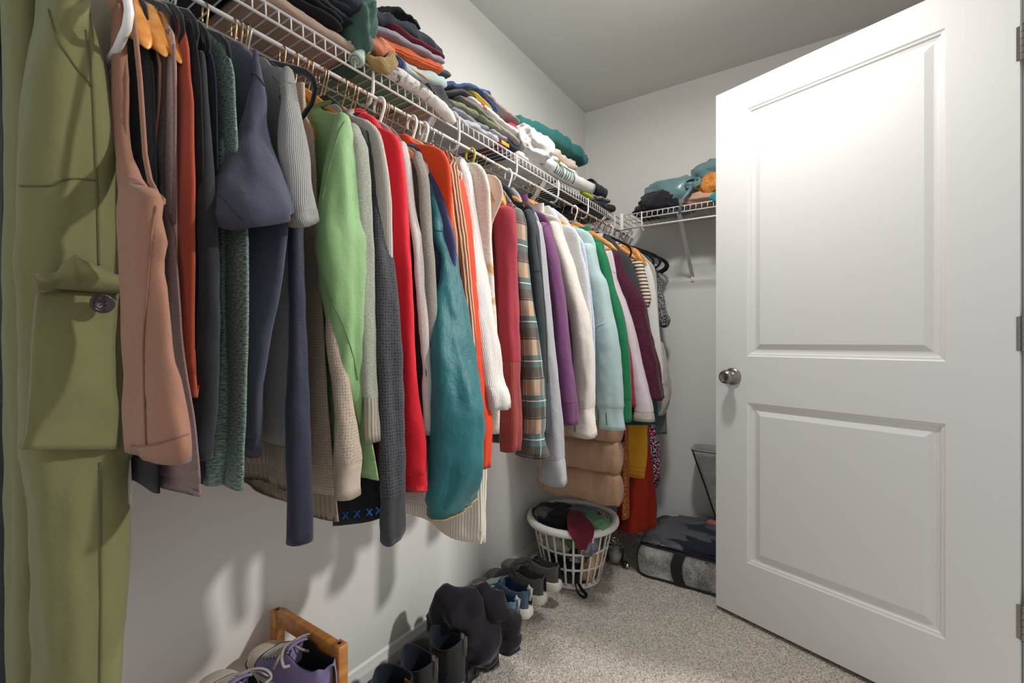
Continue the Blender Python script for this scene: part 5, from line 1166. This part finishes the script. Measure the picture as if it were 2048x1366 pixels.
def slouch(label, dx, dy, path, rad, seed):
    g = thing('slouch_boot', label, 'boot', (.15+dx, 1.09+dy, 0), 'pair of black suede slouch boots')
    T = np.array([[0, .012, .030], [.05, .027, .045], [.16, .038, .056], [.32, .043, .066], [.5, .040, .088], [.75, .036, .12], [.9, .034, .12], [1, .020, .10]])
    ss = np.linspace(0, 1, 30); w_, h_ = ipl(ss, T); R = []
    for s, w1, h1 in zip(ss, w_, h_):
        ph = np.linspace(0, PI, 21); R.append(np.stack([.0+dx+s*.26, 1.10+dy+w1*np.sign(np.cos(ph))*np.abs(np.cos(ph))**.75, .02+(h1-.02)*np.sin(ph)**.65], 1) if False else np.stack([np.full(21, dx+s*.26), 1.10+dy+w1*np.sign(np.cos(ph))*np.abs(np.cos(ph))**.75, .02+(h1-.02)*np.sin(ph)**.65], 1))
    MB().loft(np.array(R), False).build('vamp', M_sue, g)
    ang = np.linspace(0, 1, 30); ww = ipl(ang, T[:, [0, 1]])[0]*1.03
    MB().loft(np.array([[[a*.26+dx, 1.10+dy+b, z] for a, b in zip(ang, ww)]+[[a*.26+dx, 1.10+dy-b, z] for a, b in zip(ang[::-1], ww[::-1])] for z in (.008, .022)]), True, True, True).build('sole', M_sole, g)
    MB().box((.19+dx, 1.07+dy, 0), (.255+dx, 1.13+dy, .045), .006).build('heel', M_stack, g)
    p = np.array(path, float); t = np.linspace(0, 1, len(p)); u = np.linspace(0, 1, 44); c = np.array(ipl(u, np.column_stack([t, p]))).T; rr = ipl(u, np.column_stack([t, rad]))[0]
    mb = MB().tube(c, rr*.62, 40, ry=rr*.98); R = np.array(mb.v[:44*40]).reshape(44, 40, 3)
    cen = R.mean(1, keepdims=True); d = R-cen
    k = np.zeros((44, 40))
    for i in range(44):
        for j in range(40): q = R[i, j]; k[i, j] = .42*(.55-2.1*abs(nz((q[0], q[1], q[2]*1.3), 11, seed)))+.20*(.3-1.2*abs(nz(q, 27, seed+2)))+.24*(abs(math.sin(i/43*PI*5+4*nz(q, 7, seed+5)))-.62)
    R = cen+d*(1+k)[:, :, None]; R[:, :, 2] = np.maximum(R[:, :, 2], .004)
    MB().loft(R, True, True, True).build('shaft', M_sue, g)
    MB().tube(R[4:40, 9], .0012, 5).build('seam', M_sue, g)
    return g
slouch('black suede boot with slouched shaft, nearer of the pair', .0, .0, [(.17, 1.10, .07), (.15, 1.085, .15), (.155, 1.075, .205), (.195, 1.095, .218), (.245, 1.125, .17), (.272, 1.145, .09), (.278, 1.152, .045)], [.046, .050, .052, .062, .066, .060, .044], 3)
slouch('black suede boot with slouched shaft, farther of the pair', .02, .095, [(.19, 1.195, .07), (.175, 1.18, .15), (.185, 1.168, .195), (.23, 1.18, .205), (.285, 1.205, .16), (.308, 1.215, .105), (.312, 1.22, .06)], [.044, .048, .050, .056, .060, .054, .04], 7)
# shoe boxes with sneakers on top
M_card = simple('grey_card', '#cfc8c0', .8, bump=(30, .1, .001))
def shoebox(label, y0, y1, x1, hgt):
    g = thing('shoe_box', label, 'box', (x1/2, (y0+y1)/2, 0), 'pale grey shoe boxes along the wall')
    MB().box((.022, y0+.003, 0), (x1-.004, y1-.003, hgt-.003), .001).build('tray', M_card, g)
    m = MB().box((.018, y0, hgt-.030), (x1, y1, hgt), .0015); m.build('lid', M_card, g)
shoebox('pale grey shoe box under the blue and grey sneakers', 1.235, 1.566, .208, .068)
shoebox('pale grey shoe box nearest the laundry basket', 1.572, 1.66, .208, .068)
M_bl = f_('#5a7185', 'knit', '#41566a'); M_bl2 = f_('#7d9fae', 'knit', '#55707f'); M_gry = f_('#64605c', 'knit', '#504c49'); M_gtoe = simple('grey_toe_rubber', '#6c6965', .6); M_wsole = simple('cream_foam', '#d5cfc3', .6); M_lbl = f_('#c5d6d2', 'rib', sc=3); M_lgr = f_('#57524d', 'rib', sc=3)
shoe('sneaker', 'light blue knit sneaker partly hidden by the suede boot', 'sneaker', (.015, 1.308, .070), math.radians(1), M_bl2, f_('#2c4566', 'plain'), M_wsole, L=.275, soleh=.030, laces=M_lbl, cap=M_gtoe, tab=f_('#d5e2dd', 'plain'), group='pair of blue knit sneakers')
shoe('sneaker', 'slate blue knit sneaker with pale heel loop', 'sneaker', (.015, 1.400, .070), math.radians(-1), M_bl, f_('#24374f', 'plain'), M_wsole, L=.275, soleh=.030, laces=M_lbl, cap=M_gtoe, tab=f_('#d5e2dd', 'plain'), group='pair of blue knit sneakers')
shoe('sneaker', 'grey sneaker with loose laces, nearer of the grey pair', 'sneaker', (.018, 1.500, .070), math.radians(0), M_gry, f_('#3b3835', 'plain'), M_wsole, L=.272, soleh=.030, laces=M_lgr, cap=M_gtoe, bow=True, group='pair of grey sneakers')
shoe('sneaker', 'grey sneaker with loose laces, beside the laundry basket', 'sneaker', (.022, 1.602, .070), math.radians(2), M_gry, f_('#3b3835', 'plain'), M_wsole, L=.272, soleh=.030, laces=M_lgr, cap=M_gtoe, bow=True, group='pair of grey sneakers')
# ---------------------------------------------------------------- laundry basket
BX, BY, BH, RT, RB = .224, 1.866, .276, .196, .118
M_bask = simple('white_basket_plastic', '#e6e2dc', .4, spec=.45)
bk = thing('laundry_basket', 'round white slotted plastic laundry basket full of clothes', 'basket', (BX, BY, 0))
def br(z): return RB+(RT-.012-RB)*(z/BH)**.85
th = np.arange(64)*2*PI/64
def circ(r, z): return np.stack([BX+r*np.cos(th), BY+r*np.sin(th), np.full(64, z)], 1)
MB().loft(np.array([circ(RT-.020, BH-.004), circ(RT-.012, BH+.004), circ(RT, BH+.005), circ(RT+.009, BH-.001), circ(RT+.011, BH-.016), circ(RT+.007, BH-.024), circ(RT+.002, BH-.022), circ(RT-.004, BH-.010), circ(RT-.020, BH-.012), circ(RT-.020, BH-.004)])).build('rim', M_bask, bk)
MB().loft(np.array([circ(.001, .004), circ(RB-.004, .004), circ(RB+.006, .002), circ(RB+.008, .012), circ(RB+.002, .024), circ(RB-.003, .024), circ(RB-.004, .008), circ(.001, .008)])).build('base', M_bask, bk)
for z in (.095, .168): MB().loft(np.array([circ(br(z-.005)-.0015, z-.005), circ(br(z-.005)+.0015, z-.005), circ(br(z+.005)+.0015, z+.005), circ(br(z+.005)-.0015, z+.005), circ(br(z-.005)-.0015, z-.005)])).build('ring_band', M_bask, bk)
NR = 26
zz = np.linspace(.015, BH-.012, 10)
rb0 = None
for k in range(NR):
    if rb0 is None:
        R = []
        for z in zz:
            wd = .0042+.0028*sum(math.exp(-((z-q)/.012)**2) for q in (.02, .095, .168, BH-.015))
            r = br(z); R.append([(r-.0016, -wd, z), (r+.0016, -wd, z), (r+.0016, wd, z), (r-.0016, wd, z)])
        rb0 = MB().loft(np.array(R), True, True, True).build('rib', M_bask, None); rb0.parent = bk; o = rb0
    else: o = rb0.copy(); C.objects.link(o); o.parent = bk
    o.location = (0, 0, 0); o.rotation_euler = (0, 0, 2*PI*(k+.5)/NR)
# clothes in the basket
def inb(ang, r, z): return (BX+r*math.cos(math.radians(ang)), BY+r*math.sin(math.radians(ang)), z)
def cl(name, label, cat, mat, ang, r, z, size, seed, amp=.2, flat=.9): return crumple(name, label, cat, mat, inb(ang, r, z), size, seed, amp, 4, flat=flat)
cl('t_shirt', 'black t-shirt filling the bottom of the basket', 't-shirt', M_blk, 0, 0, .075, (.085, .085, .05), 1.1, .12)
cl('sweatshirt', 'dark charcoal sweatshirt in the middle of the basket', 'sweatshirt', M_char, 0, 0, .155, (.115, .115, .05), 2.2, .12)
cl('leggings', 'black leggings pressed against the basket front', 'leggings', M_blk, -70, .075, .10, (.05, .045, .06), 3.3)
cl('blouse', 'tan blouse at the right side of the basket', 'blouse', f_('#c6a47c', 'crinkle'), -18, .095, .075, (.028, .045, .05), 4.4)
cl('shirt', 'sandy shirt sticking out low on the basket right', 'shirt', f_('#cbb084', 'plain'), -8, .118, .12, (.02, .05, .045), 14.4)
cl('shirt', 'grey plaid shirt bulging through the basket slots', 'shirt', f_('#8d8b96', 'plaid' if False else 'marble', '#5b5966'), -32, .128, .195, (.035, .05, .04), 5.5)
cl('top', 'grey top behind the upper basket slots', 'top', f_('#9a948e', 'plain'), -95, .12, .19, (.055, .03, .035), 6.6)
cl('top', 'green leaf coloured top behind the upper slots', 'top', f_('#4f7350', 'plain'), -72, .115, .215, (.055, .03, .03), 7.7)
cl('top', 'speckled beige top at the left of the basket', 'top', f_('#b5a99c', 'marble', '#7b7068'), -128, .125, .19, (.035, .03, .04), 8.8)
cl('top', 'black striped top behind the middle slots', 'top', f_('#1b1b1e', 'stripe', '#cfcac4', sc=2.2), -62, .098, .142, (.045, .03, .025), 9.9)
cl('jeans', 'dark blue jeans heaped at the left of the rim', 'jeans', f_('#232b39', 'plain'), 190, .085, .262, (.085, .09, .035), 11.1, .22)
cl('sweatshirt', 'black sweatshirt heaped at the middle of the rim', 'sweatshirt', f_('#1c1e22', 'plain'), -60, .02, .272, (.10, .09, .032), 12.2, .22)
cl('t_shirt', 'taupe t-shirt tucked at the left rim', 't-shirt', f_('#6f675f', 'plain'), 215, .13, .275, (.035, .035, .03), 13.3, .25)
cl('top', 'sage green top draped at the right rim of the basket', 'top', f_('#6b9471', 'plain'), -22, .135, .283, (.060, .045, .030), 15.5, .16, .6)
cl('shirt', 'dusty blue shirt beneath the burgundy top', 'shirt', f_('#6c7d88', 'plain'), -10, .05, .29, (.06, .05, .025), 16.6, .2)
# burgundy top draped over the rim
def drape(name, label, cat, mat, a0, a1, prof_pts, seed, n=22, wav=.010, point=.0, hole=None):
    R = []
    pp = np.array(prof_pts, float); u = np.linspace(0, 1, 20); t = np.linspace(0, 1, len(pp)); rr, zz_ = ipl(u, np.column_stack([t, pp]))
    for i in range(20):
        a = []; b = []
        for j in range(n):
            s = j/(n-1); shr = 1-point*u[i]**1.3; an = math.radians((a0+a1)/2+(a1-a0)*(s-.5)*shr)
            q = np.array([BX+rr[i]*math.cos(an), BY+rr[i]*math.sin(an), zz_[i]]); d = wav*nz(q, 30, seed)
            q = q+np.array([math.cos(an)*abs(d)*.6, math.sin(an)*abs(d)*.6, d*.8]); a.append(q); b.append(q-np.array([math.cos(an)*.003, math.sin(an)*.003, .002]))
        R.append(a+b[::-1])
    R = np.array(R); o = MB().loft(R, True, True, True).build(name, mat, None, base=tuple(R.reshape(-1, 3).mean(0))); tag(o, label, cat); return o
drape('top', 'burgundy top draped in a point over the basket rim', 'top', f_('#6f2434', 'plain', '#5c1b29'), -76, -30, [(.06, .318), (.12, .315), (.17, .300), (.205, .283), (.216, .262), (.214, .24), (.212, .212)], 3, point=.85)
# strap trailing onto the carpet
pts = [inb(-60, .118, .055), inb(-58, .135, .03), inb(-56, .158, .012), inb(-50, .185, .006), inb(-44, .180, .006), inb(-46, .150, .010), inb(-52, .128, .03)]
p = np.array(pts); u = np.linspace(0, 1, 40); c = np.array(ipl(u, np.column_stack([np.linspace(0, 1, len(p)), p]))).T
tag(MB().tube(c, .0022, 8, ry=.008).build('strap', M_blk, None, base=tuple(c.mean(0))), 'black bra strap trailing from the basket onto the carpet', 'strap')
# ---------------------------------------------------------------- jar, caster
N = NT('clear_glass'); N.b.inputs['Transmission Weight'].default_value = 1; N.b.inputs['Roughness'].default_value = .08; N.b.inputs['Base Color'].default_value = (.9, .9, .88, 1); M_glass = N.m
jr = thing('jar', 'clear glass jar candle on the carpet behind the basket', 'jar', (.335, 2.10, 0))
MB().lathe([(.030, .0), (.037, .003), (.039, .012), (.039, .066), (.036, .074), (.033, .078), (.031, .078), (.034, .073), (.0365, .065), (.0365, .012), (.030, .006), (.0, .006)], (.335, 2.10, 0), 32).build('glass', M_glass, jr)
MB().lathe([(.0355, .008), (.0355, .05), (.0, .05)], (.335, 2.10, 0), 28).build('wax', simple('pale_wax', '#ddd3ca', .6), jr)
MB().lathe([(.034, .079), (.040, .080), (.040, .089), (.036, .093), (.012, .095), (.012, .100), (.016, .108), (.010, .113), (0, .113)], (.335, 2.10, 0), 32).build('lid', M_glass, jr)
MB().box((.362, 2.060, .022), (.3735, 2.068, .05), .001).build('label', simple('paper_label', '#cfcbd2', .7), jr) if False else None
cs = thing('caster_wheel', 'small black and chrome caster lying on the carpet', 'caster', (.41, 2.075, 0))
MB().lathe([(.0, -.014), (.010, -.014), (.012, -.010), (.012, .004), (.0, .004)], (.41, 2.075, .012), 20, 'x').build('stem', simple('chrome', '#d8d8d8', .08, 1), cs)
MB().lathe([(.0, -.012), (.011, -.012), (.014, -.006), (.014, .006), (.011, .012), (.0, .012)], (.392, 2.075, .014), 20, 'x').build('wheel', M_black, cs)
# ---------------------------------------------------------------- storage bag and tote
M_bagf = f_('#565350', 'cross', '#d2d0ce'); M_pip = simple('black_piping', '#121214', .7)
sb = thing('storage_bag', 'grey mottled fabric storage bag with clear plastic top', 'bag', (.80, 2.25, 0))
X0, X1, Y0, Y1, BZ = .455, 1.12, 2.045, 2.455, .142
def bagring(z, e, jit):
    n = 64; out = []
    for k in range(n):
        a = 2*PI*k/n+PI; cx = math.copysign(abs(math.cos(a))**.18, math.cos(a)); sy = math.copysign(abs(math.sin(a))**.18, math.sin(a))
        q = np.array([(X0+X1)/2+cx*((X1-X0)/2+e), (Y0+Y1)/2+sy*((Y1-Y0)/2+e*.3), z]); w1 = jit*nz(q, 11, 4)
        out.append(q+np.array([math.cos(a)*w1*.4, math.sin(a)*w1 if sy < 0 else 0, .6*w1*(z > .02)]))
    return np.array(out)
RB_ = np.array([bagring(z, -.004+.012*math.sin(PI*z/BZ), .020) for z in np.linspace(.003, BZ, 14)])
MB().loft(RB_, True, True).build('fabric_side', M_bagf, sb)
MB().tube(RB_[0]+[0, 0, .003], .0042, 8, closed=True).build('bottom_piping', M_pip, sb); MB().tube(RB_[-1], .0048, 8, closed=True).build('top_piping', M_pip, sb)
k0 = int(np.argmin(np.abs(RB_[5][:, 0]-X0)+np.abs(RB_[5][:, 1]-Y0))); MB().tube(RB_[:, k0], .004, 8).build('corner_piping', M_pip, sb)
M_strap = f_('#2c2b2c', 'rib', sc=2)
js = [j for j in range(64) if RB_[6][j, 1] < Y0+.04]; xc = .655
R = []
for i in range(14):
    f = i/13; xx = xc-.018*math.sin(PI*f)
    row = []
    for u in np.linspace(-.024, .024, 7):
        j = min(js, key=lambda j: abs(RB_[i][j, 0]-(xx+u))); q = RB_[i][j]; row.append([xx+u, q[1]-.004, q[2]])
    R.append(row+[[q[0], q[1]+.003, q[2]] for q in row[::-1]])
MB().loft(np.array(R), True, True, True).build('carry_strap', M_strap, sb)
# dark clothes under the film
crumple('jeans', 'dark indigo clothes packed under the clear bag top', 'clothes', f_('#232a38', 'plain', '#171c26'), (.76, 2.21, BZ+.012), (.25, .14, .046), 2.9, .18, 4, flat=.6, fr=2.2)
crumple('shirt', 'black shirt packed at the back of the clear-topped bag', 'shirt', M_blk, (.80, 2.36, BZ+.010), (.24, .07, .04), 6.2, .18, 4, flat=.6)
crumple('top', 'small coral top showing through the clear bag', 'top', f_('#c8645a', 'plain'), (.742, 2.33, BZ+.052), (.035, .03, .014), 3.1, .2, 3)
N = NT('clear_film'); N.b.inputs['Roughness'].default_value = .06; N.b.inputs['Alpha'].default_value = .10; N.b.inputs['Base Color'].default_value = (.8, .82, .84, 1); N.b.inputs['Specular IOR Level'].default_value = .9
tc = N.n('TexCoord'); q = N.n('TexNoise'); q.inputs['Scale'].default_value = 14; q.inputs['Detail'].default_value = 5; q.inputs['Distortion'].default_value = 1.2; N.l(tc.outputs['Object'], q.inputs['Vector']); N.l(N.bump(q.outputs[0], .9, .02), N.b.inputs['Normal']); M_film = N.m
gx = np.linspace(X0+.004, X1-.004, 44); gy = np.linspace(Y0+.004, Y1-.004, 30); R = []
for y in gy:
    row = []
    for x in gx:
        e = min(1, min(x-X0, X1-x)/.09)*min(1, min(y-Y0, Y1-y)/.09); q = (x, y, 0)
        row.append((x, y, BZ+.006+.055*max(e, 0)**.6+.012*e*(1-2*abs(nz(q, 9, 3)))+.004*e*nz(q, 40, 2)))
    R.append(row)
MB().loft(np.array(R), False).build('clear_top', M_film, sb)
# tote standing behind
M_tote = f_('#8a8886', 'cross', '#b4b2b0')
tt_ = thing('tote_bag', 'tall grey woven tote with black edge piping behind the door', 'bag', (.98, 2.36, .20))
def tring(f, sc=1.):
    z = .215+(.545-.215)*f; xl = .742-.108*f; xr = 1.16+.08*f; yl = 2.325-.06*f*.6; yr = 2.44
    xm, ym = (xl+xr)/2, (yl+yr)/2; hx, hy = (xr-xl)/2*sc, (yr-yl)/2*(1 if sc == 1 else .9); out = []
    for k in range(48):
        a = 2*PI*k/48+PI; q = np.array([xm+hx*math.copysign(abs(math.cos(a))**.25, math.cos(a)), ym+hy*math.copysign(abs(math.sin(a))**.35, math.sin(a)), z]); q[1] += .008*nz(q, 8, 5)*(1 if a > 0 else 0); out.append(q)
    return np.array(out)
R = [tring(f) for f in np.linspace(0, 1, 14)]; R2 = [tring(f, .985) for f in np.linspace(1, .05, 10)]
MB().loft(np.array(R+R2), True, True, True).build('fabric_side', M_tote, tt_)
for k in (1, 47): pass
kk = int(np.argmin(R[6][:, 0]+R[6][:, 1])); MB().tube(np.array(R)[:, kk], .005, 8).build('edge_piping', M_pip, tt_)
MB().tube(R[-1], .003, 6, closed=True).build('top_binding', M_tote, tt_)
# cloth hanging from the knob on the back of the door
q = dw(.0, -DTH-.03, .96); R = []
for i in range(14):
    f = i/13; w2 = .05*f+.012; row = []
    for j in range(10):
        u = j/9-.5; c = dw(.060+u*w2*2-.028*f*(f < .35)*0, -DTH-.070-.004*math.sin(u*9), .935-.34*f); row.append(c)
    R.append(row+[p_+np.array([.0, .004, 0]) for p_ in row[::-1]])
o = MB().loft(np.array(R), True, True, True).build('cloth_bag', f_('#a5a39f', 'plain'), None, base=tuple(q)); tag(o, 'grey cloth hung from the knob behind the door', 'cloth')
